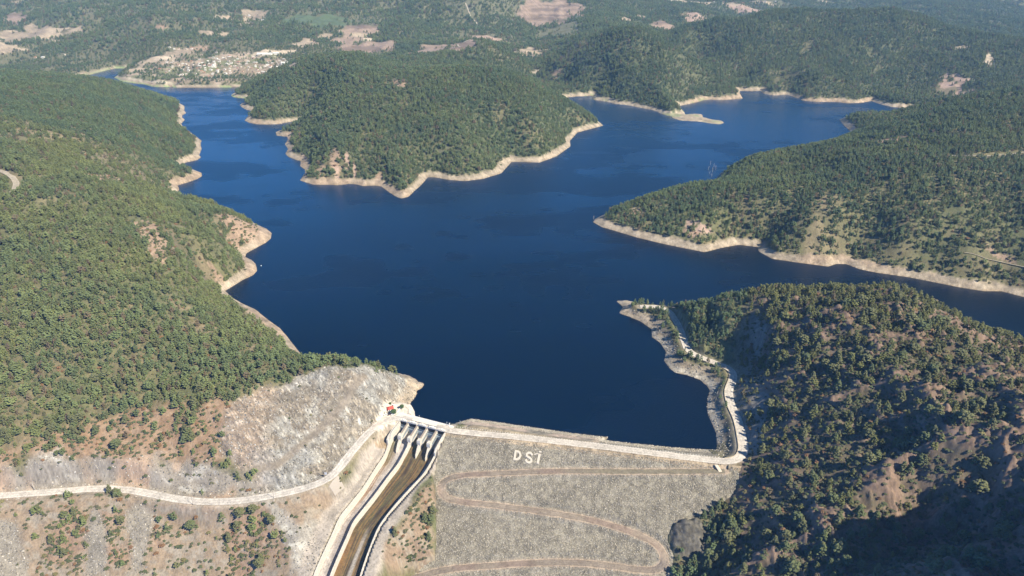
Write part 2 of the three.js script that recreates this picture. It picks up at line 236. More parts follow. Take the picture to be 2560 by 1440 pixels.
// ---------------------------------------------------------------- the dam's body: crest, faces, benches
const CREST = 12, CREST_A = level(1120, 1073, CREST), CREST_B = level(1800, 1153, CREST);
const AX = (() => { const dx = CREST_B[0] - CREST_A[0], dz = CREST_B[2] - CREST_A[2], l = Math.hypot(dx, dz); return [dx / l, dz / l]; })();
const damSW = (x, z) => { const ax = x - CREST_A[0], az = z - CREST_A[2]; return [ax * AX[0] + az * AX[1], -ax * AX[1] + az * AX[0]]; };
const damXZ = (s, w) => [CREST_A[0] + s * AX[0] - w * AX[1], CREST_A[2] + s * AX[1] + w * AX[0]];
const facePlane = (w) => CREST - Math.max(0, w - 5.5) / 1.75;
function onFace(px, py) { const [a, b, c] = sight(px, py); let lo = 400, hi = 1200; for (let n = 0; n < 40; n++) { const m = (lo + hi) / 2; if (EYE + b * m < facePlane(damSW(a * m, c * m)[1])) hi = m; else lo = m; } return [a * lo, EYE + b * lo, c * lo]; }
const BENCH = curve([[1812, 1178], [1740, 1178.5], [1640, 1179], [1540, 1179], [1450, 1178], [1350, 1179], [1260, 1183], [1190, 1186], [1140, 1191], [1114, 1201], [1103, 1216], [1106, 1233], [1124, 1247], [1160, 1255], [1230, 1263], [1310, 1273], [1400, 1286], [1470, 1299], [1540, 1317], [1600, 1339], [1640, 1361], [1658, 1385], [1660, 1408], [1640, 1424], [1600, 1425], [1540, 1417], [1470, 1409], [1400, 1406], [1320, 1408], [1220, 1415], [1120, 1424], [1040, 1444], [980, 1466]].map(([x, y]) => onFace(x, y)), 3);
const DAM_EDGE = [[1124, 1082], [1113, 1094], [1108, 1112], [1100, 1128], [1084, 1165], [1080, 1180], [1083, 1200], [1089, 1240], [1091, 1300], [1090, 1360], [1086, 1400], [1040, 1425], [960, 1462], [960, 1520], [1700, 1520], [1672, 1440], [1683, 1405], [1678, 1376], [1668, 1352], [1668, 1336], [1676, 1316], [1700, 1302], [1740, 1292], [1764, 1284], [1778, 1263], [1808, 1250], [1836, 1238], [1843, 1208], [1846, 1184], [1852, 1166]].map(([x, y]) => onFace(x, y));
function damHeight(x, z) {
  const [, w] = damSW(x, z);
  let h = facePlane(w);
  if (w > 5) { const [e, r] = along(BENCH, x, z); if (e < 14) h = lerp(r, h, smooth(3.2, 9, e)); }
  return h;
}
const inDam = bounds(DAM_EDGE, 80);
eachVertex(inDam, (k, x, z) => {
  const w = damSW(x, z)[1]; if (w < 4) return;
  const e = polyDist(DAM_EDGE, x, z), D = facePlane(w);
  if (inPolygon(DAM_EDGE, x, z)) H[k] = Math.min(H[k], D - 1 - Math.min(4, e * 0.6));
  else if (x < -20 && e < 45) H[k] = clamp(H[k], D + Math.min(2.5, e * 0.4 - 0.2), D + 1.5 + e * 0.75);
  else if (e < 30 || (x < -20 && e < 80)) H[k] = Math.max(H[k], D + Math.min(2.5, e * 0.4 - 0.2) - Math.max(0, e - (x < -20 ? 60 : 14)) * 0.5);
});
// a grey rock knob at the foot of the dam's right edge
const KNOB = onFace(1722, 1348);
eachVertex((x, z) => Math.hypot(x - KNOB[0], z - KNOB[2]) < 26, (k, x, z) => { if (inPolygon(DAM_EDGE, x, z)) return; const q = Math.hypot(x - KNOB[0], z - KNOB[2]) / (18 + 6 * fbm(x / 9, z / 9, 2)), e = polyDist(DAM_EDGE, x, z); if (q < 1) H[k] = Math.max(H[k], facePlane(damSW(x, z)[1]) + Math.min(e * 1.6, 8 * Math.sqrt(1 - q * q)) + Math.abs(ridged(x / 7, z / 6, 4)) * 4 - 1); });
eachVertex((x, z) => z < -570 && z > -720 && x > -85 && x < 250, (k, x, z) => { const [s, w] = damSW(x, z); if (s > -4 && s < 290 && w <= 4 && w > -48) H[k] = Math.min(H[k], CREST - 3, SD[k] * 0.42 - 2.5); });

// ---------------------------------------------------------------- the spillway chute, in level cross-sections
const CHUTE_L = [[1000, 1054, 12], [978, 1085, 7.5], [972, 1107, -1], [962, 1136, -8.9], [938, 1173, -13.2], [907, 1221, -18.3], [878, 1258, -22.1], [851, 1292, -25.2], [833, 1332, -29.0], [812, 1377, -34.6], [793, 1419, -39.9], [785, 1440, -42.8]].map(([x, y, h]) => level(x, y, h));
const CHUTE_R = [[1117, 1075, 12], [1108, 1093, 10], [1103, 1110, 5], [1094, 1121, 2], [1079, 1164, -6.6], [1060, 1184, -9], [1031, 1216, -12.8], [991, 1260, -18], [965, 1292, -21.8], [944, 1324, -25.6], [928, 1363, -30.4], [912, 1406, -36], [903, 1435, -40], [897, 1456, -43]].map(([x, y, h]) => level(x, y, h));
function atHeight(line, h) { for (let i = 0; i + 1 < line.length; i++) if (line[i][1] >= h && line[i + 1][1] <= h) { const t = (line[i][1] - h) / (line[i][1] - line[i + 1][1] || 1); return [lerp(line[i][0], line[i + 1][0], t), h, lerp(line[i][2], line[i + 1][2], t)]; } return line[h > 0 ? 0 : line.length - 1]; }
const SECTION = [];                                                          // {l, r, top, floor}
{
  const raw = CHUTE_L.map((l) => [l, atHeight(CHUTE_R, l[1])]), [l1, r1] = raw.at(-1), [l0, r0] = raw.at(-3), next = (a, b) => b.map((v, i) => v + (v - a[i]) * 1.2);
  raw.push([next(l0, l1), next(r0, r1)]);
  const cl = new THREE.CatmullRomCurve3(raw.map(([l]) => new THREE.Vector3(...l)), false, 'centripetal'), cr = new THREE.CatmullRomCurve3(raw.map(([, r]) => new THREE.Vector3(...r)), false, 'centripetal');
  for (let i = 0; i <= 72; i++) {
    const t = i / 72, l = cl.getPoint(t), r = cr.getPoint(t), top = (l.y + r.y) / 2;
    SECTION.push({ l: [l.x, l.z], r: [r.x, r.z], top, floor: top - lerp(12.5, 8, smooth(12, -8, top)) });
  }
}
const CHUTE_MID = SECTION.map(({ l, r, top }) => [(l[0] + r[0]) / 2, top, (l[1] + r[1]) / 2]);
const CHUTE_HALF = SECTION.map(({ l, r }, i) => { const a = CHUTE_MID[Math.max(0, i - 1)], b = CHUTE_MID[Math.min(CHUTE_MID.length - 1, i + 1)], dx = b[0] - a[0], dz = b[2] - a[2]; return Math.abs((r[0] - l[0]) * dz - (r[1] - l[1]) * dx) / Math.hypot(dx, dz) / 2; });
const CHUTE_LINE = CHUTE_MID.map((p, i) => [p[0], CHUTE_HALF[i], p[2]]);
const GATE_L = level(1001, 1047, 12), GATE_R = level(1115.5, 1076.5, 12), GATE_LEN = Math.hypot(GATE_R[0] - GATE_L[0], GATE_R[2] - GATE_L[2]), GATE_U = [(GATE_R[0] - GATE_L[0]) / GATE_LEN, (GATE_R[2] - GATE_L[2]) / GATE_LEN];
const inChute = bounds(CHUTE_MID, 70);
eachVertex(inChute, (k, x, z) => {
  const [e, top] = along(CHUTE_MID, x, z), hw = along(CHUTE_LINE, x, z)[1] + 0.5;
  if (damSW(x, z)[0] > -3 && inPolygon(DAM_EDGE, x, z)) return;
  if (z < -664) { const a = (x - GATE_L[0]) * GATE_U[0] + (z - GATE_L[2]) * GATE_U[1], v = -(x - GATE_L[0]) * GATE_U[1] + (z - GATE_L[2]) * GATE_U[0]; if (a > 0 && a < GATE_LEN && v > -9) H[k] = Math.min(H[k], -12); return; }
  const q = smooth(hw + 34, hw + 12, e);
  H[k] = lerp(H[k], top + fbm(x / 8, z / 8, 2) * 0.5 - 0.2, q);
  if (e < hw + 0.4) H[k] = Math.min(H[k], top - 16);
});

// ---------------------------------------------------------------- roads: the ground is graded to them
const ROADS = [
  { name: 'road', half: 4.2, label: 'main', line: curve([...[[-90, 1244, -18], [0, 1239, -17], [60, 1235, -16.5], [150, 1228, -16], [250, 1221.5, -15], [320, 1225, -14], [380, 1235, -13], [440, 1247, -12], [520, 1254.5, -10.5], [600, 1251.5, -8.5], [680, 1239, -6], [760, 1221, -4], [815, 1199, -1.5], [840, 1179, 0.5], [880, 1129, 5], [920, 1084, 9], [948, 1061, 11.2]], ...[[972, 1049, 12], [1003, 1045, 12.3], [1030, 1050, 12.3]]].map(([x, y, h]) => level(x, y, h)), 4) },
  { name: 'road', half: 4.4, label: 'crest', line: curve([...[[1090, 1066, 12.3], [1122, 1075, 12.3], [1300, 1093.5, 12.3], [1500, 1116, 12.3], [1700, 1141, 12.3], [1790, 1151.5, 12.3], [1826, 1152.5, 12.3], [1847, 1145, 12.2], [1857, 1128, 12.2], [1853, 1087, 12.2], [1843, 1047, 12.2], [1828, 1013, 12.2]], ...[[1822, 980, 12.2], [1833, 940, 12.2], [1823, 923, 12.2], [1783, 905, 12.2], [1750, 892, 12.2], [1723, 877, 12.2], [1710, 850, 12.2], [1700, 823, 12], [1684, 793, 12], [1670, 777, 12], [1645, 768, 12], [1600, 766, 11.5]]].map(([x, y, h]) => level(x, y, h)), 4) },
];
for (const r of ROADS) {
  const near = bounds(r.line, 24);
  eachVertex(near, (k, x, z) => {
    if (SD[k] < 1) return;
    { const a = (x - GATE_L[0]) * GATE_U[0] + (z - GATE_L[2]) * GATE_U[1], v = -(x - GATE_L[0]) * GATE_U[1] + (z - GATE_L[2]) * GATE_U[0]; if (a > -1 && a < GATE_LEN + 1 && v > -12 && v < 40) return; }
    const [e, h] = along(r.line, x, z), [s, w] = damSW(x, z);
    if (s > -2 && s < 305 && Math.abs(w) < 14) return;
    if (e < 22) { const t = smooth(r.half + 1.5, r.half + (H[k] > h ? (r.label === 'crest' ? 5.5 : 15) : 12), e); H[k] = lerp(h - 0.45, H[k], t); }
  });
}
// the cutting beside the lakeside road
eachVertex((x, z) => x > 215 && x < 330 && z < -585 && z > -900, (k, x, z) => {
  if (SD[k] < 1) return; const [e, h, side] = along(ROADS[1].line, x, z); if (e > 6 && e < 46 && damSW(x, z)[0] > 296) { const cap = h + (e - 6) * 0.72 + Math.max(0, ridged(x / 13, z / 13, 3)) * 3.2 * smooth(6, 12, e); if (H[k] > cap) H[k] = lerp(cap, H[k], smooth(34, 46, e)); }
});
// the yard by the gatehouse
const YARD = [[962, 1040], [978, 1012], [1000, 1006], [1024, 1010], [1022, 1040], [1004, 1050], [972, 1052], [940, 1066]].map(([x, y]) => level(x, y, 12));
eachVertex(bounds(YARD, 12), (k, x, z) => { { const a = (x - GATE_L[0]) * GATE_U[0] + (z - GATE_L[2]) * GATE_U[1], v = -(x - GATE_L[0]) * GATE_U[1] + (z - GATE_L[2]) * GATE_U[0]; if (a > -1 && v > -12) return; } const e = polyDist(YARD, x, z), i = inPolygon(YARD, x, z); if (i || e < 8) H[k] = lerp(11.9, H[k], i ? 0 : smooth(0, 8, e)); });
// the gate bays are open down to the sill
eachVertex((x, z) => x > -150 && x < -60 && z < -620 && z > -700, (k, x, z) => { const a = (x - GATE_L[0]) * GATE_U[0] + (z - GATE_L[2]) * GATE_U[1], v = -(x - GATE_L[0]) * GATE_U[1] + (z - GATE_L[2]) * GATE_U[0]; if (a > -0.5 && a < GATE_LEN + 0.5 && v > -9 && v < 12) H[k] = Math.min(H[k], -12); });

// ---------------------------------------------------------------- what grows and lies where: colours (linear) and wood density per grid point
const RGB = new Float32Array(ROWS * COLS * 3), WOOD = new Float32Array(ROWS * COLS), BUSH = new Float32Array(ROWS * COLS);
const area = (list) => { const poly = list.map(([x, y]) => hit(x, y)), box = bounds(poly, 30); return (x, z, soft = 6) => { if (!box(x, z)) return 0; const e = polyDist(poly, x, z) * (inPolygon(poly, x, z) ? 1 : -1) + fbm(x / 18, z / 18, 3) * soft * 2; return smooth(-soft, soft, e); }; };
const QUARRY = area([[1066, 956], [1010, 938], [960, 930], [880, 920], [812, 922], [765, 945], [700, 962], [640, 976], [585, 1015], [556, 1060], [550, 1120], [572, 1165], [640, 1195], [650, 1245], [760, 1222], [815, 1200], [880, 1128], [945, 1060], [985, 1018], [1030, 1005]]);
const CUTTING = area([[-100, 1250], [-100, 1160], [10, 1168], [60, 1160], [78, 1134], [130, 1142], [170, 1146], [200, 1166], [250, 1140], [300, 1165], [345, 1142], [372, 1130], [420, 1152], [470, 1160], [560, 1172], [650, 1195], [700, 1238], [600, 1256], [520, 1260], [380, 1240], [250, 1228]]);
const REDSLOPE = area([[-60, 1175], [60, 1095], [180, 1075], [300, 1040], [420, 1005], [500, 995], [560, 1005], [570, 1040], [556, 1110], [575, 1170], [430, 1165], [300, 1165], [100, 1140]]);
const BELOW = area([[-200, 1240], [0, 1245], [150, 1236], [250, 1230], [380, 1244], [520, 1262], [640, 1256], [740, 1232], [815, 1212], [862, 1200], [800, 1330], [760, 1500], [-200, 1500]]);
const SCREE = [area([[-60, 1290], [30, 1285], [52, 1330], [78, 1440], [80, 1480], [-60, 1480]]), area([[222, 1300], [240, 1270], [258, 1300], [262, 1370], [262, 1440], [210, 1440], [214, 1380]]), area([[318, 1290], [340, 1265], [386, 1290], [378, 1330], [362, 1400], [355, 1440], [322, 1430], [336, 1360]])];
const WHITEROCK = area([[672, 1265], [720, 1290], [780, 1310], [800, 1350], [790, 1440], [720, 1440], [735, 1380], [700, 1320]]);
const CHUTESCRUB = area([[1030, 1265], [1080, 1210], [1088, 1300], [1088, 1400], [1030, 1425], [980, 1440], [960, 1380], [985, 1320]]);
const VILLAGE = area([[360, 200], [420, 214], [600, 214], [660, 190], [720, 165], [700, 140], [620, 130], [520, 138], [440, 140], [370, 155], [320, 175], [310, 195]]);
const STREETSIDE = area([[300, 206], [335, 204], [375, 214], [432, 216], [432, 210], [380, 204], [330, 194], [300, 196]]);
const BENCHCUT = [[585, 1195], [690, 1165], [785, 1086], [850, 1022], [912, 940]].map(([x, y]) => hit(x, y));
const kinds = { earth: [0.27, 0.195, 0.145], rock: [0.37, 0.33, 0.30], field: [0.31, 0.25, 0.19], pale: [0.42, 0.35, 0.28], grass: [0.13, 0.13, 0.08], clear: [0.215, 0.16, 0.13], meadow: [0.075, 0.108, 0.055], sparse: [0.13, 0.118, 0.066], pink: [0.31, 0.225, 0.19] };
const PATCHES = [
  ...[[370, 572, 45, 20, 'earth'], [392, 612, 32, 26, 'earth'], [395, 640, 22, 10, 'earth'], [605, 560, 55, 28, 'earth'], [555, 515, 32, 18, 'sparse'], [500, 540, 40, 25, 'sparse'], [265, 445, 48, 14, 'earth'], [385, 442, 42, 20, 'sparse'], [410, 475, 20, 8, 'earth'], [380, 797, 48, 9, 'sparse'], [520, 690, 30, 20, 'earth'], [480, 640, 50, 30, 'sparse'], [120, 950, 60, 22, 'sparse'], [300, 900, 70, 20, 'sparse'], [150, 700, 60, 18, 'sparse'], [60, 1020, 60, 30, 'sparse'], [290, 1000, 80, 25, 'sparse'], [190, 480, 40, 18, 'sparse'], [640, 660, 20, 8, 'pale'], [640, 930, 40, 18, 'sparse']],
  ...[[812, 408, 26, 26, 'sparse'], [838, 400, 14, 30, 'earth'], [868, 400, 6, 44, 'pink'], [886, 425, 6, 24, 'pink'], [842, 430, 6, 18, 'pink'], [800, 425, 16, 10, 'earth'], [905, 385, 8, 20, 'sparse'], [800, 355, 26, 20, 'sparse'], [915, 330, 14, 16, 'sparse'], [945, 445, 14, 9, 'earth'], [775, 228, 18, 9, 'sparse'], [755, 255, 18, 8, 'sparse'], [1000, 206, 20, 14, 'earth'], [968, 212, 16, 12, 'sparse'], [1115, 200, 14, 14, 'sparse'], [1010, 250, 20, 25, 'sparse'], [1330, 330, 30, 30, 'sparse'], [1255, 280, 18, 30, 'sparse'], [1445, 300, 22, 12, 'sparse'], [980, 490, 16, 6, 'pink']],
  ...[[60, 96, 82, 12, 'field'], [15, 118, 60, 12, 'field'], [112, 86, 60, 6, 'field'], [40, 48, 26, 16, 'clear'], [78, 66, 14, 7, 'field'], [430, 28, 34, 14, 'sparse'], [398, 66, 15, 8, 'earth'], [640, 44, 36, 10, 'field'], [568, 47, 24, 5, 'field'], [612, 60, 18, 4, 'field'], [520, 80, 19, 5, 'field'], [560, 88, 14, 6, 'field'], [640, 70, 20, 6, 'sparse'], [900, 72, 48, 12, 'clear'], [902, 88, 24, 6, 'field'], [915, 100, 22, 4, 'pale'], [815, 92, 20, 8, 'field'], [930, 116, 75, 14, 'clear'], [868, 104, 40, 10, 'clear'], [770, 108, 34, 9, 'field'], [700, 132, 35, 5, 'pale'], [650, 133, 24, 5, 'pale'], [735, 160, 20, 5, 'field'], [450, 132, 40, 8, 'field'], [500, 122, 26, 7, 'earth'], [385, 152, 40, 10, 'field'], [410, 145, 30, 6, 'pale'], [345, 175, 25, 6, 'field'], [190, 72, 18, 5, 'field'], [30, 15, 40, 5, 'sparse'], [220, 45, 20, 10, 'sparse'], [50, 4, 20, 3, 'field']],
  ...[[1078, 126, 66, 13, 'clear'], [1160, 108, 40, 9, 'clear'], [1220, 94, 44, 6, 'pink'], [1378, 30, 86, 32, 'clear'], [1400, 78, 60, 16, 'grass'], [1320, 132, 36, 12, 'field'], [1340, 184, 15, 6, 'pale'], [1390, 186, 13, 9, 'earth'], [1440, 120, 30, 14, 'sparse'], [1740, 44, 56, 13, 'pink'], [1655, 66, 30, 12, 'clear'], [1565, 51, 22, 6, 'field'], [1600, 42, 20, 4, 'field'], [1880, 24, 60, 5, 'pink'], [1688, 6, 42, 4, 'field'], [1760, 8, 30, 3, 'field'], [1830, 10, 30, 3, 'field'], [1900, 4, 46, 3, 'field'], [2060, 4, 30, 3, 'field'], [2472, 152, 9, 26, 'pale'], [2385, 215, 38, 24, 'pink'], [2360, 235, 34, 14, 'sparse'], [1965, 195, 34, 26, 'sparse'], [2020, 120, 14, 36, 'sparse'], [1560, 110, 20, 8, 'sparse'], [2410, 118, 20, 4, 'field'], [780, 52, 85, 17, 'meadow']],
  ...[[1590, 530, 30, 9, 'earth'], [1640, 515, 40, 10, 'sparse'], [1735, 558, 22, 10, 'pink'], [1740, 580, 32, 10, 'earth'], [1760, 575, 20, 12, 'pink'], [2180, 640, 70, 10, 'sparse'], [2320, 662, 120, 12, 'sparse'], [2450, 680, 110, 14, 'sparse'], [2220, 350, 50, 6, 'earth'], [2400, 330, 60, 12, 'sparse'], [2500, 640, 40, 6, 'earth'], [2548, 848, 16, 9, 'pale'], [1990, 490, 20, 10, 'sparse']],
].map(([px, py, rx0, ry, kind]) => { const c = hit(px, py), u = hit(px, py - ry), v = hit(px, py + ry), rx = Math.abs(level(px + rx0, py, c[1])[0] - c[0]), flatZ = Math.abs(level(px, py - ry, c[1])[2] - level(px, py + ry, c[1])[2]) / 2; const rz = Math.max(4, Math.min(Math.hypot(u[0] - v[0], u[2] - v[2]) / 2, flatZ, rx * 5)); return { x: c[0], z: c[2], rx, rz, rgb: kinds[kind], kind, ax: c[0] / Math.hypot(c[0], c[2]), az: c[2] / Math.hypot(c[0], c[2]) }; });

eachVertex((x, z) => z > -860 && x < -20, (k, x, z) => { const q = Math.max(QUARRY(x, z), CUTTING(x, z), WHITEROCK(x, z)); if (q > 0 && along(ROADS[0].line, x, z)[0] > 6 && H[k] > SD[k] * 0) H[k] += q * smooth(6, 14, along(ROADS[0].line, x, z)[0]) * (ridged((x + z * 0.4) / 16, (z - x * 0.4) / 9, 3) * 1.2 + fbm(x / 4, z / 4, 2) * 0.9); });
(function clothe() { for (let j = 0; j < ROWS; j++) { const d = gridD(j), z = -d; for (let i = 0; i < COLS; i++) {
  const k = IDX(i, j), x = gridX(i, d), h = H[k], sd = SD[k];
  let r, g, b, wood = 0, bush = 0;
  const n1 = fbm(x / 300 + 7, z / 300, 3), n2 = fbm(x / 45, z / 45, 3), near = d < 900, n3 = near ? fbm((x + h * 0.5) / 8, (z - h * 1.1) / 8, 3) : fbm(x / 9, z / 9, 2);
  const mixTo = (c, t) => { r = lerp(r, c[0], t); g = lerp(g, c[1], t); b = lerp(b, c[2], t); };
  // open floor of the pine wood
  r = 0.16; g = 0.135; b = 0.08; mixTo([0.105, 0.112, 0.055], clamp(0.62 + n2 * 1.1)); mixTo([0.25, 0.19, 0.13], smooth(0.2, 0.55, n1 + n2 * 0.5) * 0.6);
  wood = clamp(0.9 - smooth(0.16, 0.5, n2 + n1 * 0.6) * (d > 1500 ? 0.35 : 0.6)); bush = 0.3;
  mixTo([0.068, 0.082, 0.042], smooth(1300, 2000, d) * 0.82); wood *= d > 1900 ? 0.85 + 0.25 * smooth(-0.25, 0.1, n3) : 0.62 + 0.55 * smooth(-0.25, 0.1, n3);
  const far = smooth(2700, 3300, d) * (x < 350 ? 1 : 0);
  if (far > 0) { wood *= 1 - far * (0.12 + 0.42 * smooth(-0.1, 0.3, fbm(x / 160, z / 160, 3))); mixTo([0.15, 0.135, 0.085], far * 0.5); }
  { const back = smooth(3700, 4300, d); wood *= 1 - back * (0.05 + 0.3 * smooth(0.05, 0.35, n1)); mixTo([0.12, 0.122, 0.075], back * 0.6); }
  const rh = rightHill(x, z);
  if (rh > 0 && d < 900) {                                                     // rocky abutment hill: reddish rock, scrub, open pines
    mixTo([0.118, 0.088, 0.066], rh * 0.9); mixTo([0.165, 0.122, 0.096], rh * smooth(0.05, 0.4, n3 + n2 * 0.6)); mixTo([0.085, 0.075, 0.045], rh * smooth(0, 0.4, -n2 + n3 * 0.5) * 0.7);
    const crag = rh * smooth(0.36, 0.62, ridged(x / 62, z / 50 + 4, 4) + 0.35 * ridged(x / 21 + 3, z / 17, 3)); mixTo([0.165, 0.113, 0.088], crag * 0.8);
    const top = smooth(-660, -780, z);
    wood = lerp(wood, lerp(0.17 + 0.22 * smooth(-0.05, 0.35, n2), 0.66, top), rh) * (1 - 0.75 * crag); bush = lerp(bush, 0.95, rh) * (1 - 0.5 * crag);
    const cliff = smooth(284, 270, x + 0.25 * (z + 620) + n2 * 22) * smooth(-900, -780, z) * smooth(-590, -615, z); mixTo([0.20, 0.195, 0.185], cliff * rh * 0.85); wood *= 1 - cliff * 0.6; bush *= 1 - cliff * 0.5;
    const bare = smooth(330, 372, x) * smooth(-440, -415, z); mixTo([0.150, 0.100, 0.076], bare * rh); wood *= 1 - bare * 0.75; bush *= 1 - bare * 0.25;
    const gully = smooth(40, 0, Math.abs(x - 352 - (z + 470) * 0.35)) * smooth(-530, -500, z) * smooth(-385, -410, z); wood *= 1 - 0.85 * gully; bush *= 1 - 0.5 * gully;
  }
  if (near) {
    const red = REDSLOPE(x, z); if (red) { mixTo([0.25, 0.16, 0.108], red * 0.85); mixTo([0.255, 0.195, 0.145], red * smooth(0, 0.3, n3) * 0.5); wood = lerp(wood, 0.16 + 0.5 * smooth(0.05, 0.35, n2), red); bush = lerp(bush, 0.55, red); }
    const low = BELOW(x, z); if (low) { mixTo([0.238, 0.182, 0.134], low); mixTo([0.245, 0.17, 0.125], low * smooth(0.1, 0.35, n2)); mixTo([0.225, 0.20, 0.17], low * smooth(0, 0.3, n3 - n2 * 0.5) * 0.8);
      const scrub = smooth(-190, -230, x); wood = lerp(wood, 0.04 + 0.22 * smooth(0.0, 0.35, n2) * scrub, low); bush = lerp(bush, (0.18 + 0.75 * smooth(-0.05, 0.2, n2)) * lerp(0.15, 1, smooth(-190, -240, x)), low); }
    const cut = CUTTING(x, z); if (cut) { mixTo([0.225, 0.20, 0.175], cut); mixTo([0.34, 0.325, 0.305], cut * smooth(0.05, 0.3, n2 + n3 * 0.4)); mixTo([0.36, 0.245, 0.17], cut * smooth(0.1, 0.35, -n2) * 0.7); wood *= 1 - cut * 0.97; bush = lerp(bush, 0.07, cut); }
    for (const s of SCREE) { const t = s(x, z, 4); if (t) { mixTo([0.21, 0.19, 0.165], t); wood *= 1 - t; bush *= 1 - 0.96 * t; } }
    const wr = WHITEROCK(x, z); if (wr) { mixTo([0.26, 0.243, 0.225], wr); mixTo([0.34, 0.33, 0.31], wr * smooth(0, 0.25, n3)); wood *= 1 - wr; bush *= 1 - wr * 0.9; }
    const qr = QUARRY(x, z); if (qr) {
      const a = x * 0.88 - z * 0.48, strat = fbm(a / 60, (x * 0.48 + z * 0.88) / 14, 3);
      let c = [0.186, 0.164, 0.138]; const mix2 = (q, t) => { c = c.map((v, m) => lerp(v, q[m], t)); };
      mix2([0.185, 0.158, 0.13], smooth(0.0, 0.3, strat + n2 * 0.4)); mix2([0.262, 0.25, 0.232], smooth(0.16, 0.27, fbm(x / 15 + 40, (z - h) / 15, 4) + n3 * 0.7)); mix2([0.24, 0.245, 0.25], smooth(0.1, 0.35, fbm(x / 33 - 20, z / 33, 2)) * 0.7);
      mix2([0.26, 0.185, 0.14], smooth(-245, -285, x + n2 * 40) * 0.45);
      const sp = hash(i * 3 + 1, j), big = noise(x / 5, z / 5) * 0.5 + noise(x / 2.6, z / 2.6) * 0.5; const sv = 1 + 0.32 * big + (sp > 0.9 ? 0.75 : sp < 0.14 ? -0.4 : 0); c = c.map((q) => Math.min(0.68, q * sv)); const bn = smooth(5, 3, along(BENCHCUT, x, z)[0]); c = c.map((q, m) => lerp(q, [0.185, 0.160, 0.137][m] * (1 + 0.2 * n3), bn)); mixTo(c, qr); wood *= 1 - qr; bush = lerp(bush, 0.012, qr);
    }
    const cs = CHUTESCRUB(x, z); if (cs) { mixTo([0.225, 0.165, 0.12], cs); mixTo([0.235, 0.20, 0.16], cs * smooth(0, 0.3, n3)); wood = lerp(wood, 0.07, cs); bush = lerp(bush, 0.85, cs); }
    if (inChute(x, z) && z > -662) { const [e] = along(CHUTE_MID, x, z), t = smooth(41, 36, e + n2 * 10) * smooth(23, 24.5, e); if (t) { mixTo([0.315, 0.28, 0.255], t * 0.95); } wood *= smooth(38, 46, e + n2 * 8); bush *= lerp(0.03, 1, smooth(36, 42, e + n2 * 8)); }
  }
  const vi = d > 2800 ? VILLAGE(x, z, 12) : 0; if (vi) { mixTo([0.27, 0.21, 0.165], vi * 0.7); mixTo([0.36, 0.29, 0.23], vi * smooth(0.1, 0.35, n2)); mixTo([0.13, 0.15, 0.07], vi * smooth(0.05, 0.3, n1 - n2) * 0.8); wood *= 1 - vi * 0.5; bush *= 1 - vi; }
  const st = d > 2800 ? STREETSIDE(x, z, 6) : 0; if (st) { mixTo([0.40, 0.35, 0.28], st); wood *= 1 - st; }
  for (const p of PATCHES) {
    const dx = x - p.x, dz = z - p.z, lat = dx * -p.az + dz * p.ax, dep = dx * p.ax + dz * p.az, q = (lat / p.rx) ** 2 + (dep / p.rz) ** 2;
    if (q < 3) {
      const wl = lat + p.rx * 0.55 * fbm(x / (p.rx * 0.7) + 3, z / (p.rx * 0.9), 3), wd = dep + p.rz * 0.55 * fbm(x / (p.rx * 0.8) - 8, z / (p.rx * 0.8), 3), q = (wl / p.rx) ** 2 + (wd / p.rz) ** 2;
      const rag = p.kind === 'meadow' || p.kind === 'clear' ? 0.5 : p.kind === 'field' || p.kind === 'pale' ? 0.8 : 1.0, t = smooth(1.15, 0.75, q + rag * fbm(x / (p.rx * 0.35 + 3), z / (p.rx * 0.35 + 3), 3) * 1.5);
      if (t) {
        const v = 1 + 0.18 * n2 + (p.kind === 'clear' ? 0.22 * Math.sign(noise(h / 7, 3)) : p.kind === 'field' ? 0.3 * Math.sign(noise(x / 90, z / 60)) * 0.5 + 0.12 * n3 : 0.12 * n3);
        mixTo(p.rgb.map((c) => c * v), t * (p.kind === 'sparse' ? 0.75 : 1)); const keep = { sparse: 0.5, earth: 0.16, meadow: 0.0, grass: 0.02, field: 0.015, clear: 0.01, pale: 0.01, rock: 0.03, pink: 0.04 }[p.kind];
        wood *= lerp(1, keep, t); bush = lerp(bush, p.kind === 'earth' || p.kind === 'sparse' ? 0.75 : p.kind === 'meadow' ? 0 : 0.08, t);
      }
    }
  }
  // the bare draw-down bank
  const rim = 9.2 + n2 * 5, bank = smooth(rim + 1.2, rim - 0.8, h) * smooth(95, 70, sd);
  if (sd < 0) { r = 0.16; g = 0.125; b = 0.085; wood = bush = 0; }
  else if (bank > 0 && !(downstream(x, z) && z > -640)) {
    const line = 0.5 + 0.5 * noise(h * 1.5 + n3 * 0.5, 2.2), v = 0.80 + 0.30 * line + 0.45 * n3 + (hash(i, j * 3) > 0.9 ? 0.2 : 0); let c = [0.315 * v, 0.265 * v, 0.212 * v];
    if (n1 + n2 * 0.6 > 0.05) { const t = smooth(0.05, 0.4, n1 + n2 * 0.6) * 0.6; c = [lerp(c[0], 0.31 * v, t), lerp(c[1], 0.225 * v, t), lerp(c[2], 0.165 * v, t)]; }
    if (d > 2150 && x > 280 && x < 760 && sd < 70 && h < 5) { const t = smooth(0.05, 0.4, n2 + 0.05) * 0.6; c = [lerp(c[0], 0.2, t), lerp(c[1], 0.26, t), lerp(c[2], 0.12, t)]; }
    if (d > 2700 && x < -800) { const t = smooth(4.5, 2.5, h) * 0.8; c = [lerp(c[0], 0.22, t), lerp(c[1], 0.30, t), lerp(c[2], 0.12, t)]; }
    if (near && x > 100) { const q = smooth(3.5, 7, h + n2 * 5); c = [lerp(0.33, 0.21, q) * v, lerp(0.30, 0.175, q) * v, lerp(0.26, 0.135, q) * v]; }
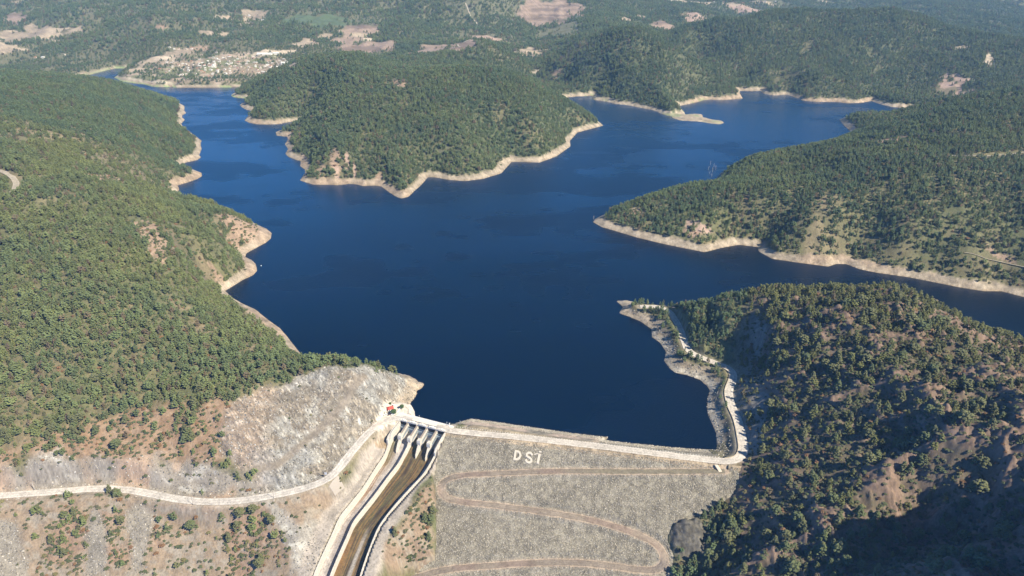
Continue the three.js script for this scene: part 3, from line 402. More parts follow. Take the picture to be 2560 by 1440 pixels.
    mixTo(c, bank); wood = near && x > 200 && h > 7.5 ? Math.max(wood * (1 - bank), 0.3) : wood * (1 - bank); bush *= 1 - bank * (near && x > 100 && h > 6 ? 0.4 : 0.98);
    if (h < 0.7) mixTo([0.24, 0.18, 0.12], smooth(0.7, 0.15, h));
  }
  const v = 1 + 0.16 * n3; RGB[k * 3] = r * v; RGB[k * 3 + 1] = g * v; RGB[k * 3 + 2] = b * v; WOOD[k] = wood; BUSH[k] = bush;
} } })();
for (const r of ROADS) eachVertex(bounds(r.line, 16), (k, x, z) => { const [e] = along(r.line, x, z); if (e < 15) { const t = smooth(8, 5.5, e + fbm(x / 6, z / 6, 2) * 3) * 0.6; RGB[k * 3] = lerp(RGB[k * 3], 0.37, t * 0.8); RGB[k * 3 + 1] = lerp(RGB[k * 3 + 1], 0.325, t * 0.8); RGB[k * 3 + 2] = lerp(RGB[k * 3 + 2], 0.28, t * 0.8); const c = smooth(6.5, 9.5, e); WOOD[k] *= c; BUSH[k] *= c; } });
eachVertex((x, z) => Math.hypot(x - KNOB[0], z - KNOB[2]) < 24, (k, x, z) => { const q = smooth(23, 15, Math.hypot(x - KNOB[0], z - KNOB[2])), v = 1 + fbm(x / 3, z / 3, 3); RGB[k * 3] = lerp(RGB[k * 3], 0.085 * v, q); RGB[k * 3 + 1] = lerp(RGB[k * 3 + 1], 0.079 * v, q); RGB[k * 3 + 2] = lerp(RGB[k * 3 + 2], 0.071 * v, q); WOOD[k] *= 1 - q; BUSH[k] *= 1 - 0.9 * q; });
eachVertex(bounds(YARD, 14), (k, x, z) => { const e = polyDist(YARD, x, z); if (inPolygon(YARD, x, z) || e < 6) { RGB[k * 3] = 0.55; RGB[k * 3 + 1] = 0.49; RGB[k * 3 + 2] = 0.44; WOOD[k] = BUSH[k] = 0; } });
eachVertex(inDam, (k, x, z) => { if (inPolygon(DAM_EDGE, x, z) || polyDist(DAM_EDGE, x, z) < 3) WOOD[k] = BUSH[k] = 0; });
eachVertex((x, z) => z < -560 && z > -720 && x > -90 && x < 262, (k, x, z) => { const [s, w] = damSW(x, z); if (s > -8 && s < 318 && w <= 6 && w > -60) WOOD[k] = BUSH[k] = 0; });

// ---------------------------------------------------------------- textures of bare ground, stone, water
function noiseTexture(size, fn, srgb = false) {
  const data = new Uint8Array(size * size * 4);
  for (let j = 0; j < size; j++) for (let i = 0; i < size; i++) { const c = fn(i, j), o = (j * size + i) * 4; data[o] = clamp(c[0]) * 255; data[o + 1] = clamp(c[1]) * 255; data[o + 2] = clamp(c[2]) * 255; data[o + 3] = 255; }
  const t = new THREE.DataTexture(data, size, size); t.wrapS = t.wrapT = THREE.RepeatWrapping; t.magFilter = THREE.LinearFilter; t.minFilter = THREE.LinearMipmapLinearFilter; t.generateMipmaps = true; if (srgb) t.colorSpace = THREE.SRGBColorSpace; t.needsUpdate = true; return t;
}
function tileNoise(x, y, period) { const i = Math.floor(x), j = Math.floor(y), fx = x - i, fy = y - j, u = fx * fx * (3 - 2 * fx), v = fy * fy * (3 - 2 * fy), m = (q) => ((q % period) + period) % period; const a = hash(m(i), m(j)), b = hash(m(i + 1), m(j)), c = hash(m(i), m(j + 1)), d = hash(m(i + 1), m(j + 1)); return lerp(lerp(a, b, u), lerp(c, d, u), v); }
const GROUND_TEX = noiseTexture(1024, (i, j) => { const s = 1024; let v = 0; for (const [p, a] of [[32, 0.2], [96, 0.35], [256, 0.5], [512, 0.4]]) v += a * (tileNoise(i / s * p, j / s * p, p) - 0.5); const g = 0.78 + v * 0.62; return [g, g, g]; });
const STONE_BUMP = noiseTexture(512, (i, j) => { const v = 0.5 * tileNoise(i / 4, j / 4, 128) + 0.35 * tileNoise(i / 9, j / 9, 57) + 0.15 * tileNoise(i / 2, j / 2, 256); return [v, v, v]; });

// ---------------------------------------------------------------- the hills: one sheet of ground
(function buildHills() {
  const pos = new Float32Array(ROWS * COLS * 3), uv = new Float32Array(ROWS * COLS * 2), index = [];
  for (let j = 0; j < ROWS; j++) { const d = gridD(j); for (let i = 0; i < COLS; i++) { const k = IDX(i, j), x = gridX(i, d); pos.set([x, H[k], -d], k * 3); uv[k * 2] = x / 300; uv[k * 2 + 1] = d / 300; } }
  for (let j = 0; j + 1 < ROWS; j++) for (let i = 0; i + 1 < COLS; i++) { const a = IDX(i, j), b = a + 1, c = a + COLS, e = c + 1; if (Math.max(SD[a], SD[b], SD[c], SD[e]) > -45) index.push(a, b, c, b, e, c); }
  const g = new THREE.BufferGeometry();
  g.setAttribute('position', new THREE.BufferAttribute(pos, 3)); g.setAttribute('uv', new THREE.BufferAttribute(uv, 2));
  const col = RGB.map((v) => Math.min(0.85, v * 1.24)); g.setAttribute('color', new THREE.BufferAttribute(col, 3));
  g.setIndex(new THREE.BufferAttribute(Uint32Array.from(index), 1)); g.computeVertexNormals();
  put(new THREE.Mesh(g, new THREE.MeshStandardMaterial({ vertexColors: true, map: GROUND_TEX, roughness: 0.95 })), 'hills', 'structure');
})();
// ---------------------------------------------------------------- the lake
{
  const n = SHORE.length, area2 = SHORE.reduce((s, p, i) => { const q = SHORE[(i + 1) % n]; return s + p[0] * q[2] - q[0] * p[2]; }, 0), sign = area2 > 0 ? 1 : -1;
  const out = SHORE.map((p, i) => { const a = SHORE[(i + n - 1) % n], b = SHORE[(i + 1) % n], dx = b[0] - a[0], dz = b[2] - a[2], l = Math.hypot(dx, dz) || 1, m = p[2] > -760 ? 2.5 : 4; return new THREE.Vector2(p[0] + sign * dz / l * m, -(p[2] - sign * dx / l * m)); });
  const g = new THREE.ShapeGeometry(new THREE.Shape(out)); g.rotateX(-Math.PI / 2);
  const uv = g.attributes.uv, p = g.attributes.position; for (let i = 0; i < uv.count; i++) uv.setXY(i, p.getX(i) / 90, p.getZ(i) / 90);
  const waves = noiseTexture(1024, (i, j) => { const s = 1024; let v = 0; for (const [a, w] of [[48, 0.4], [104, 0.3], [220, 0.2], [460, 0.1]]) v += w * tileNoise(i / s * a, j / s * a, a); return [v, v, v]; });
  const calm = noiseTexture(512, (i, j) => { let v = 0; for (const [a, w] of [[6, 0.5], [14, 0.3], [40, 0.2]]) v += w * tileNoise(i / 512 * a * 2, j / 512 * a * 2, a * 2); const q = 0.2 + 0.8 * smooth(0.38, 0.62, v); return [q, q, q]; });
  calm.repeat.set(0.032, 0.06);
  // sky reflection painted into the water colour: dark near dam, brighter in far arms
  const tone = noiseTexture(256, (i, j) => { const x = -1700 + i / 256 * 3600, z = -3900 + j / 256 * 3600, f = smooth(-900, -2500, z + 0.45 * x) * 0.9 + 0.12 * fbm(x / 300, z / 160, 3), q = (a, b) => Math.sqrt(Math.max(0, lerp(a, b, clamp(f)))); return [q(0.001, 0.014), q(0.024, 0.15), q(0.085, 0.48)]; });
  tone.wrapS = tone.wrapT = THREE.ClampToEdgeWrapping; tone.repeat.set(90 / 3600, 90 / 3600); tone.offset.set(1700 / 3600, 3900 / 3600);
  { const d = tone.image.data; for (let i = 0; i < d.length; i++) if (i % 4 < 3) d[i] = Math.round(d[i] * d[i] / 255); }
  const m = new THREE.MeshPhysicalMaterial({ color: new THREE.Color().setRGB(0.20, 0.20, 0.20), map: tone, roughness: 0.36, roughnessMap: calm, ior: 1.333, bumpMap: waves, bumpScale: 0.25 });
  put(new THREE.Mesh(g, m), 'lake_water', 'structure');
}

// ---------------------------------------------------------------- ribbons: roads drawn on graded ground
const GRAVEL = new THREE.MeshStandardMaterial({ vertexColors: true, map: GROUND_TEX, roughness: 0.95 });
function ribbon(line, half, rgb, lift, ragged = 0.5, wheel = 0.12) {
  const cross = [-1, -0.62, -0.38, 0, 0.38, 0.62, 1], pos = [], col = [], uv = [], index = [];
  line.forEach((p, i) => {
    const a = line[Math.max(0, i - 1)], b = line[Math.min(line.length - 1, i + 1)], dx = b[0] - a[0], dz = b[2] - a[2], l = Math.hypot(dx, dz), nx = -dz / l, nz = dx / l;
    cross.forEach((c, q) => {
      const w = c * (half + (Math.abs(c) === 1 ? ragged * fbm(p[0] / 7 + c * 9, p[2] / 7, 2) * 2 : 0)), x = p[0] + nx * w, z = p[2] + nz * w;
      pos.push(x, p[1] + lift + (Math.abs(c) === 1 ? -0.08 : 0), z); uv.push(x / 300, z / 300);
      const v = (Math.abs(c) > 0.3 && Math.abs(c) < 0.5 ? 1 - wheel : 1) * (1 + 0.14 * fbm(p[0] / 5 + c, p[2] / 5, 2)); col.push(rgb[0] * v, rgb[1] * v, rgb[2] * v);
      if (i && q) { const e = i * 7 + q; index.push(e - 8, e - 7, e - 1, e - 7, e, e - 1); }
    });
  });
  const g = new THREE.BufferGeometry(); g.setAttribute('position', new THREE.Float32BufferAttribute(pos, 3)); g.setAttribute('color', new THREE.Float32BufferAttribute(col, 3)); g.setAttribute('uv', new THREE.Float32BufferAttribute(uv, 2)); g.setIndex(index); g.computeVertexNormals();
  return g;
}
put(new THREE.Mesh(ribbon(ROADS[0].line, 5.0, [0.64, 0.595, 0.565], 0.15, 0.4, 0.16), GRAVEL), 'gravel_road', 'structure');
put(new THREE.Mesh(ribbon(ROADS[1].line, 5.1, [0.60, 0.55, 0.51], 0.15, 0.4, 0.14), GRAVEL), 'gravel_road', 'structure');
for (const [pts, half] of [[[[-12, 424], [2, 429], [14, 433], [25, 439], [34, 446.5], [40, 455.5], [40, 465], [37, 473], [30, 482]], 4.5], [[[1187, 100], [1160, 106], [1145, 112], [1150, 118]], 3.5], [[[1262, 92], [1225, 91], [1187, 100]], 3], [[[1164, 8], [1170, 24], [1176, 40], [1192, 60], [1190, 66]], 3.5], [[[2560, 381], [2500, 388], [2440, 390], [2360, 388]], 2.2], [[[2560, 668], [2500, 655], [2450, 642], [2410, 632]], 1.2], [[[780, 150], [740, 156], [690, 152]], 3], [[[2210, 352], [2160, 350]], 1.8]]) {
  const line = curve(pts.map(([x, y]) => hit(x, y)), 12).map(([x, y, z]) => [x, ground(x, z), z]);
  put(new THREE.Mesh(ribbon(line, half, [0.42, 0.37, 0.31], 1.0), GRAVEL), 'dirt_track', 'structure');
  eachVertex(bounds(line, 12), (k, x, z) => { const [e] = along(line, x, z); if (e < half + 6) { WOOD[k] = 0; BUSH[k] = 0; } });
}

// ---------------------------------------------------------------- the dam
const dam = new THREE.Group(); tag(dam, 'long grey rockfill embankment dam with a zigzag track on its downstream face', 'dam');
dam.name = numbered('embankment_dam'); scene.add(dam);
(function buildDam() {
  const sN = 260, wN = 190, s0 = -6, s1 = 322, w0 = -60, w1 = 175, pos = [], col = [], uv = [], index = [], ok = [];
  for (let b = 0; b <= wN; b++) for (let a = 0; a <= sN; a++) {
    const s = lerp(s0, s1, a / sN), w = lerp(w0, w1, b / wN), [x, z] = damXZ(s, w), sd = sample(SD, x, z), n = fbm(x / 5, z / 5, 3), n2 = fbm(x / 30, z / 30, 3);
    let h, c, good;
    if (w < 4) {
      h = Math.min(CREST, sd * 0.42); good = sd > -8 && s > -4 && s < 299;
      if (sd < 0) h = sd * 0.5;
      const v = 1 + n * 0.5; h += w < -6 ? n * 0.5 : 0;
      c = h < 4.6 + n2 * 1.5 ? [0.36 * v, 0.33 * v, 0.29 * v] : [0.21 * v, 0.19 * v, 0.16 * v];
      if (h < 0.6) c = [0.2, 0.17, 0.13];
      if (s < 190 && h > 4.2 && h < 9.5) { const q = smooth(0.0, 0.3, n2 + 0.1); c = [lerp(c[0], 0.42, q), lerp(c[1], 0.335, q), lerp(c[2], 0.28, q)]; }
      if (h > 10.4) c = [0.27 * v, 0.225 * v, 0.165 * v];
    } else {
      h = damHeight(x, z) + n * 0.45; good = polyDist(DAM_EDGE, x, z) < 5 || inPolygon(DAM_EDGE, x, z);
      const v = (1 + n * 0.6) * (1 + 0.14 * fbm(x / 60 + 5, z / 60, 2)) * (1 + 0.05 * Math.sin(h * 1.6 + n2 * 3)); c = [0.198 * v, 0.183 * v, 0.152 * v];
      const q = smooth(0.1, 0.4, n2); c = [lerp(c[0], 0.226 * v, q), lerp(c[1], 0.209 * v, q), lerp(c[2], 0.176 * v, q)];
      if (w < 10) c = [0.31 * v, 0.25 * v, 0.185 * v];
      const [e] = along(BENCH, x, z); if (e < 7) { const t = smooth(6.5, 4, e); c = [lerp(c[0], 0.33, t), lerp(c[1], 0.265, t), lerp(c[2], 0.215, t)]; }
    }
    pos.push(x, h, z); col.push(...c.map((v) => v * 1.22)); uv.push(x / 300, z / 300); ok.push(good);
    if (a && b) { const e = b * (sN + 1) + a, f = e - sN - 1; if (ok[e] && ok[e - 1] && ok[f] && ok[f - 1]) index.push(f - 1, e - 1, f, f, e - 1, e); }
  }
  const g = new THREE.BufferGeometry(); g.setAttribute('position', new THREE.Float32BufferAttribute(pos, 3)); g.setAttribute('color', new THREE.Float32BufferAttribute(col, 3)); g.setAttribute('uv', new THREE.Float32BufferAttribute(uv, 2)); g.setIndex(index); g.computeVertexNormals();
  part(dam, 'embankment', g, new THREE.MeshStandardMaterial({ vertexColors: true, map: GROUND_TEX, roughness: 0.95 }));
  const track = ribbon(BENCH, 3.6, [0.262, 0.220, 0.188], 0.30, 0.5, -0.12), tc = track.attributes.color;
  for (let i = 0; i < tc.count; i++) { const x = track.attributes.position.getX(i), z = track.attributes.position.getZ(i), q = smooth(0.1, 0.35, fbm(x / 45, z / 45, 2)), y = smooth(110, 190, damSW(x, z)[0]) * smooth(40, 30, damSW(x, z)[1]); tc.setXYZ(i, lerp(lerp(tc.getX(i), 0.262, q), 0.22, y), lerp(lerp(tc.getY(i), 0.203, q), 0.195, y), lerp(lerp(tc.getZ(i), 0.175, q), 0.15, y)); }
  part(dam, 'bench_track', track, GRAVEL);
})();
function rock(seed) {                                                        // an angular block
  const r = rng(seed), g = new THREE.IcosahedronGeometry(1, 0), p = g.attributes.position, seen = new Map();
  for (let i = 0; i < p.count; i++) { const key = [p.getX(i), p.getY(i), p.getZ(i)].map((v) => v.toFixed(2)).join(); if (!seen.has(key)) seen.set(key, 0.65 + r() * 0.6); const f = seen.get(key); p.setXYZ(i, p.getX(i) * f, p.getY(i) * f * 0.75, p.getZ(i) * f); }
  g.computeVertexNormals(); return g;
}
(function buildStones() {
  const r = rng(11), spots = [];
  for (let n = 0; n < 110000 && spots.length < 62000; n++) {
    const s = r() * 318, w = 7 + r() * 160, [x, z] = damXZ(s, w); if (!inPolygon(DAM_EDGE, x, z)) continue;
    if (along(BENCH, x, z)[0] < 4.6) continue;
    spots.push([x, damHeight(x, z), z]);
  }
  for (let n = 0; n < 9000; n++) { const s = r() * 312, w = -5 - r() * 36, [x, z] = damXZ(s, w), sd = sample(SD, x, z), h = sd * 0.42; if (sd > 0 && h < 5.2) spots.push([x, h, z]); }
  const m = new THREE.InstancedMesh(rock(5), std(1, 1, 1, 0.95), spots.length), o = new THREE.Object3D(), c = new THREE.Color();
  spots.forEach(([x, y, z], i) => {
    const size = 0.30 + 0.40 * Math.pow(r(), 2.6); o.position.set(x, y + size * 0.15, z); o.rotation.set(r() * 6, r() * 6, r() * 6); o.scale.set(size * (0.8 + r() * 0.5), size, size * (0.8 + r() * 0.5)); o.updateMatrix(); m.setMatrixAt(i, o.matrix);
    const v = 0.145 + 0.28 * Math.pow(r(), 1.9), t = r(); const up = damSW(x, z)[1] < 0 ? 1.3 : 1; m.setColorAt(i, c.setRGB(v * 1.05 * up, v * (0.93 + t * 0.05) * up, v * (0.74 + t * 0.16) * up));
  });
  m.name = 'rockfill_stones'; m.userData.kind = 'stuff'; m.castShadow = m.receiveShadow = true; dam.add(m);
})();

// ---------------------------------------------------------------- loose stones on the rock cuttings, screes and banks
(function scatterStones() {
  const r = rng(515), spots = [];
  const sow = (n, x0, x1, z0, z1, ok) => { for (let k = 0; k < n; k++) { const x = lerp(x0, x1, r()), z = lerp(z0, z1, r()); if (ok(x, z) && along(ROADS[0].line, x, z)[0] > 6 && along(ROADS[1].line, x, z)[0] > 6.5) spots.push([x, ground(x, z), z]); } };
  sow(60000, -560, -60, -760, -480, (x, z) => Math.max(QUARRY(x, z), CUTTING(x, z) * 0.8, WHITEROCK(x, z) * 0.8) > r() + 0.05 && along(BENCHCUT, x, z)[0] > 4);
  sow(16000, -560, -300, -580, -480, (x, z) => Math.max(...SCREE.map((s) => s(x, z, 4))) > r());
  sow(26000, 140, 300, -960, -590, (x, z) => { const h = ground(x, z), sd = sample(SD, x, z); return sd > 0 && h < 9.5 && sd < 50 && r() < 0.6; });
  const m = new THREE.InstancedMesh(rock(6), std(1, 1, 1, 0.95), spots.length), o = new THREE.Object3D(), c = new THREE.Color();
  spots.forEach(([x, y, z], i) => { const size = 0.3 + 0.95 * Math.pow(r(), 4); o.position.set(x, y + size * 0.1, z); o.rotation.set(r() * 6, r() * 6, r() * 6); o.scale.set(size * (0.8 + r() * 0.7), size * 0.8, size * (0.8 + r() * 0.5)); o.updateMatrix(); m.setMatrixAt(i, o.matrix); const v = 0.12 + 0.32 * Math.pow(r(), 1.8), t = r(); m.setColorAt(i, c.setRGB(v * 1.02, v * (0.92 + t * 0.06), v * (0.80 + t * 0.16))); });
  m.castShadow = m.receiveShadow = true; tag(m, 'loose grey and white stones strewn over the rock cuttings, screes and lake bank', 'stones'); put(m, 'loose_stones', 'stuff');
})();

// ---------------------------------------------------------------- trees and shrubs
function clumpy(seed, n, place, tris = 0) {                                     // leaf clumps: bent, unequal little octahedra
  const r = rng(seed), geos = [];
  for (let k = 0; k < n; k++) {
    const [x, y, z, s, flat] = place(k, n, r), g = tris ? new THREE.TetrahedronGeometry(1, 0) : new THREE.OctahedronGeometry(1, 0), p = g.attributes.position, seen = new Map();
    for (let i = 0; i < p.count; i++) { const key = [p.getX(i), p.getY(i), p.getZ(i)].map((v) => v.toFixed(1)).join(); if (!seen.has(key)) seen.set(key, 0.6 + r() * 0.75); const f = seen.get(key); p.setXYZ(i, p.getX(i) * f, p.getY(i) * f, p.getZ(i) * f); }
    g.rotateY(r() * 6); g.rotateX((r() - 0.5) * 0.9); g.scale(s, s * flat, s); g.translate(x, y, z); g.deleteAttribute('uv'); g.computeVertexNormals(); geos.push(g);
  }
  const out = mergeGeometries(geos); return out;
}
// a pine of height 1, crown radius about 0.3
const pineCrown = (seed, n, wide, low, round) => clumpy(seed, n, (k, N, r) => {
  const t = (k + r() * 0.8) / N, y = lerp(low, 0.97, Math.pow(t, 0.85)), prof = round ? Math.sqrt(Math.max(0.02, 1 - Math.pow((y - low - 0.28) / (1.0 - low - 0.22), 2))) : Math.pow(1 - (y - low) / (1 - low), 0.75) + 0.06;
  const a = k * 2.4 + r() * 1.2, rad = wide * prof * (0.45 + 0.65 * r()); return [Math.cos(a) * rad, y - rad * 0.18, Math.sin(a) * rad, wide * (0.24 + 0.24 * r()) * (0.5 + 0.6 * prof), 0.66];
});
const trunkShape = (bend) => { const g = new THREE.CylinderGeometry(0.006, 0.02, 0.92, 5, 4); g.translate(0, 0.46, 0); const p = g.attributes.position; for (let i = 0; i < p.count; i++) p.setX(i, p.getX(i) + bend * Math.sin(p.getY(i) * 3)); g.computeVertexNormals(); g.deleteAttribute('uv'); return g; };
const bushShape = (seed, n) => clumpy(seed, n, (k, N, r) => { const a = k * 2.4 + r(), rad = 0.55 * Math.sqrt((k + 0.3) / N); return [Math.cos(a) * rad, 0.22 + 0.32 * (1 - rad) * r() + 0.1, Math.sin(a) * rad, 0.26 + 0.16 * r(), 0.8]; });
const CROWNS = [pineCrown(1, 30, 0.30, 0.2, false), pineCrown(2, 30, 0.33, 0.32, true), pineCrown(3, 32, 0.26, 0.16, false), pineCrown(4, 28, 0.33, 0.22, false)];
const TRUNKS = [trunkShape(0.015), trunkShape(-0.02)];
const FINE = [pineCrown(21, 60, 0.30, 0.22, false), pineCrown(22, 56, 0.34, 0.34, true), pineCrown(23, 60, 0.27, 0.18, false), pineCrown(24, 54, 0.34, 0.26, false)];
const BUSHES = [bushShape(31, 9), bushShape(32, 12)];
const white = (g, c) => { const n = g.attributes.position.count; g.setAttribute('color', new THREE.Float32BufferAttribute(new Float32Array(n * 3).map((_, i) => c[i % 3]), 3)); return g; };

// ---------------------------------------------------------------- the spillway
const CONCRETE = std(0.62, 0.58, 0.53, 0.85), CONCRETE_TOP = std(0.33, 0.275, 0.235, 0.9), STEEL = std(0.30, 0.36, 0.42, 0.5, { metalness: 0.3 }), WHITEPAINT = std(0.80, 0.79, 0.76, 0.6), DARK = std(0.05, 0.05, 0.055, 0.8);
CONCRETE.map = GROUND_TEX; CONCRETE_TOP.map = GROUND_TEX;
function solid(rows, closedEnds = true) {                                    // skin over a row of equal cross-section loops
  const n = rows[0].length, pos = [], uv = [], index = [];
  rows.forEach((loop) => loop.forEach((p) => { pos.push(...p); uv.push((p[0] + p[1]) / 60, (p[2] + p[1]) / 60); }));
  for (let i = 0; i + 1 < rows.length; i++) for (let q = 0; q < n; q++) { const a = i * n + q, b = i * n + (q + 1) % n, c = a + n, d = b + n; index.push(a, c, b, b, c, d); }
  if (closedEnds) for (const s of [0, (rows.length - 1) * n]) for (let q = 1; q + 1 < n; q++) s ? index.push(s, s + q, s + q + 1) : index.push(0, q + 1, q);
  const g = new THREE.BufferGeometry(); g.setAttribute('position', new THREE.Float32BufferAttribute(pos, 3)); g.setAttribute('uv', new THREE.Float32BufferAttribute(uv, 2)); g.setIndex(index);
  const flat = g.toNonIndexed(); flat.computeVertexNormals(); return flat;
}
const spillway = new THREE.Group(); spillway.name = numbered('spillway'); scene.add(spillway);
tag(spillway, 'concrete spillway with five gate bays and a long stained chute left of the dam', 'spillway');
const GL = level(1001, 1047, 12), GR = level(1115.5, 1076.5, 12), GLEN = Math.hypot(GR[0] - GL[0], GR[2] - GL[2]), GU = [(GR[0] - GL[0]) / GLEN, (GR[2] - GL[2]) / GLEN], GV = [-GU[1], GU[0]];   // along the gates; downstream
const bay = (a, v, y) => [GL[0] + GU[0] * a + GV[0] * v, y, GL[2] + GU[1] * a + GV[1] * v];
(function buildSpillway() {
  const floorAt = (i, f) => { const s = SECTION[i]; return [lerp(s.l[0], s.r[0], f), s.floor, lerp(s.l[1], s.r[1], f)]; };
  const split = (i) => lerp(0.385, 0.335, i / 72);
  const N = 56, pos = [], col = [], uv = [], index = [];
  for (let i = 0; i <= 72; i++) for (let q = 0; q <= N; q++) {
    const f = q / N, [x, y, z] = floorAt(i, f), fd = split(i), t = i / 72, st = fbm(f * 26, t * 5, 3), st2 = fbm(f * 60 + 9, t * 9, 3), wob = fbm(t * 9, f * 4, 2);
    let c; const mixTo = (k, w) => { c = c.map((v, m) => lerp(v, k[m], clamp(w))); };
    if (f < fd) {
      const g = f / fd; c = [0.47, 0.425, 0.405]; mixTo([0.30, 0.265, 0.26], smooth(0.55, 0.3, Math.abs(g - 0.55 + wob * 0.4) * 1.6) * smooth(0.25, 0.5, t) * 0.8);
      mixTo([0.23, 0.135, 0.08], smooth(0.42, 0.15, g + wob * 0.3) * smooth(0.62, 0.35, t)); mixTo([0.13, 0.12, 0.05], smooth(0.5, 0.2, g) * smooth(0.34, 0.2, t)); mixTo([0.6, 0.55, 0.52], smooth(0.05, 0.3, st2) * 0.6); mixTo([0.28, 0.21, 0.17], smooth(0.1, 0.35, st) * 0.45);
    } else {
      const g = (f - fd) / (1 - fd); c = [0.122, 0.095, 0.046]; mixTo([0.088, 0.098, 0.042], smooth(0, 0.3, st) * smooth(0.7, 0.4, t)); mixTo([0.205, 0.125, 0.050], smooth(0.04, 0.3, st2)); mixTo([0.055, 0.037, 0.026], smooth(0.02, 0.28, -st2 + (g - 0.45) * 0.35) * 0.9);
      mixTo([0.22, 0.115, 0.04], smooth(0.28, 0.12, g) * smooth(0.5, 0.75, t) * 0.7);
      mixTo([0.45, 0.40, 0.36], smooth(0.09, 0.03, Math.abs(g - lerp(0.82, 0.86, t) - wob * 0.08)) * smooth(0.66, 0.5, t) * smooth(0.1, 0.25, t)); mixTo([0.36, 0.33, 0.31], smooth(0.10, 0.03, Math.abs(g - 0.52 - wob * 0.06)) * smooth(0.52, 0.7, t) * 0.9);
      mixTo([0.5, 0.44, 0.38], smooth(0.16, 0.02, g + wob * 0.1) * smooth(0.75, 0.5, t) * 0.0);
    }
    const v = 1 + 0.2 * fbm(x / 3, z / 3, 2); pos.push(x, y + (f < fd ? 0.0 : 0.0), z); uv.push(x / 300, z / 300); col.push(...c.map((k) => k * v));
    if (i && q) { const e = i * (N + 1) + q, h = e - N - 1; index.push(h - 1, e - 1, h, h, e - 1, e); }
  }
  const g = new THREE.BufferGeometry(); g.setAttribute('position', new THREE.Float32BufferAttribute(pos, 3)); g.setAttribute('color', new THREE.Float32BufferAttribute(col, 3)); g.setAttribute('uv', new THREE.Float32BufferAttribute(uv, 2)); g.setIndex(index); g.computeVertexNormals();
  part(spillway, 'chute_floor', g, new THREE.MeshStandardMaterial({ vertexColors: true, map: GROUND_TEX, roughness: 0.7 })).userData.label = 'chute floor with mossy brown and pale water stains';
  const wall = (from, f, thick, height, name, label) => {
    const rows = [];
    for (let i = from; i <= 72; i++) {
      const F = typeof f === 'function' ? f(i) : f, [x, y, z] = floorAt(i, F), s = SECTION[i], l = Math.hypot(s.r[0] - s.l[0], s.r[1] - s.l[1]), ux = (s.r[0] - s.l[0]) / l, uz = (s.r[1] - s.l[1]) / l, top = height === null ? s.top + 0.5 : y + height, h = thick / 2;
      rows.push([[x - ux * h, y - 4, z - uz * h], [x - ux * h, top, z - uz * h], [x + ux * h, top, z + uz * h], [x + ux * h, y - 4, z + uz * h]]);
    }
    part(spillway, name, solid(rows), CONCRETE).userData.label = label;
  };
  wall(0, 0, 1.3, null, 'side_wall', 'left wall of the chute'); wall(0, 1, 1.3, null, 'side_wall', 'right wall of the chute');
  wall(SECTION.findIndex((s) => s.top < 1), split, 1.0, 7.2, 'divider_wall', 'long pale wall dividing the chute in two');
  // piers: a long top that falls towards the nose, a corbel for the gate's pivot, a wedge tail below
  const W = 2.5, step = (GLEN - 4 * W) / 5;
  for (let k = 0; k < 4; k++) {
    const a0 = (k + 1) * step + k * W, tops = [[-9, 11.3], [2, 11.3], [3, 10.4], [19, 6.9], [22, 6.1], [22.5, 2.2], [27, -1.6], [31.5, -7.5]];
    const rows = tops.map(([v, y], i) => { const n = i < 5 ? 0 : (i - 4) / 3 * (W / 2 - 0.25), b = -14; return [bay(a0 + n, v, b), bay(a0 + n, v, y), bay(a0 + W - n, v, y), bay(a0 + W - n, v, b)]; });
    const pier = part(spillway, 'pier', solid(rows), CONCRETE);
    const cap = part(pier, 'pier_top', solid([[2.6, 10.6], [19, 6.95], [21.6, 6.2]].map(([v, y]) => [bay(a0 + 0.3, v, y - 0.2), bay(a0 + 0.3, v, y + 0.14), bay(a0 + W - 0.3, v, y + 0.14), bay(a0 + W - 0.3, v, y - 0.2)])), CONCRETE_TOP);
    cap.userData.label = 'brownish walkway on the pier';
    part(pier, 'corbel', solid([[17.8, 6.0], [18.2, 7.5], [22.4, 7.0], [23, 4.6]].map(([v, y]) => [bay(a0 - 0.9, v, 1.8), bay(a0 - 0.9, v, y), bay(a0 + W + 0.9, v, y), bay(a0 + W + 0.9, v, 1.8)])), CONCRETE);
  }
  for (let k = 0; k < 5; k++) {
    const a0 = k * (step + W) + 0.6, a1 = k * (step + W) + step - 0.6, gate = new THREE.Group(); gate.name = 'radial_gate'; spillway.add(gate);
    const arc = []; for (let n = 0; n <= 8; n++) { const q = lerp(-0.25, 0.42, n / 8), R = 15.5; arc.push([19.5 - R * Math.cos(q), 2.6 + R * Math.sin(q)]); }
    part(gate, 'skin_plate', solid(arc.map(([v, y]) => [bay(a0, v, y), bay(a0, v + 0.3, y + 0.05), bay(a1, v + 0.3, y + 0.05), bay(a1, v, y)])), STEEL);
    for (const a of [a0 + 1, a1 - 1]) part(gate, 'gate_arm', solid([[bay(a - 0.3, 6, 6.5), bay(a - 0.3, 6, 7.3), bay(a + 0.3, 6, 7.3), bay(a + 0.3, 6, 6.5)], [bay(a - 0.3, 19.5, 2.3), bay(a - 0.3, 19.5, 3.1), bay(a + 0.3, 19.5, 3.1), bay(a + 0.3, 19.5, 2.3)]]), STEEL);
    part(gate, 'cross_beam', solid([[6.3, 6], [7.2, 6]].map(([v, y]) => [bay(a0, v, y), bay(a0, v, y + 1.1), bay(a1, v, y + 1.1), bay(a1, v, y)])), STEEL);
    // hoist platform over the bay with its winches
    const hoist = new THREE.Group(); hoist.name = 'gate_hoist'; spillway.add(hoist);
    part(hoist, 'platform', solid([[-1.6, 0], [3.0, 0]].map(([v]) => [bay(a0 - 0.9, v, 11.5), bay(a0 - 0.9, v, 12.1), bay(a1 + 0.9, v, 12.1), bay(a1 + 0.9, v, 11.5)])), std(0.36, 0.34, 0.345, 0.9));
    const len = a1 - a0;
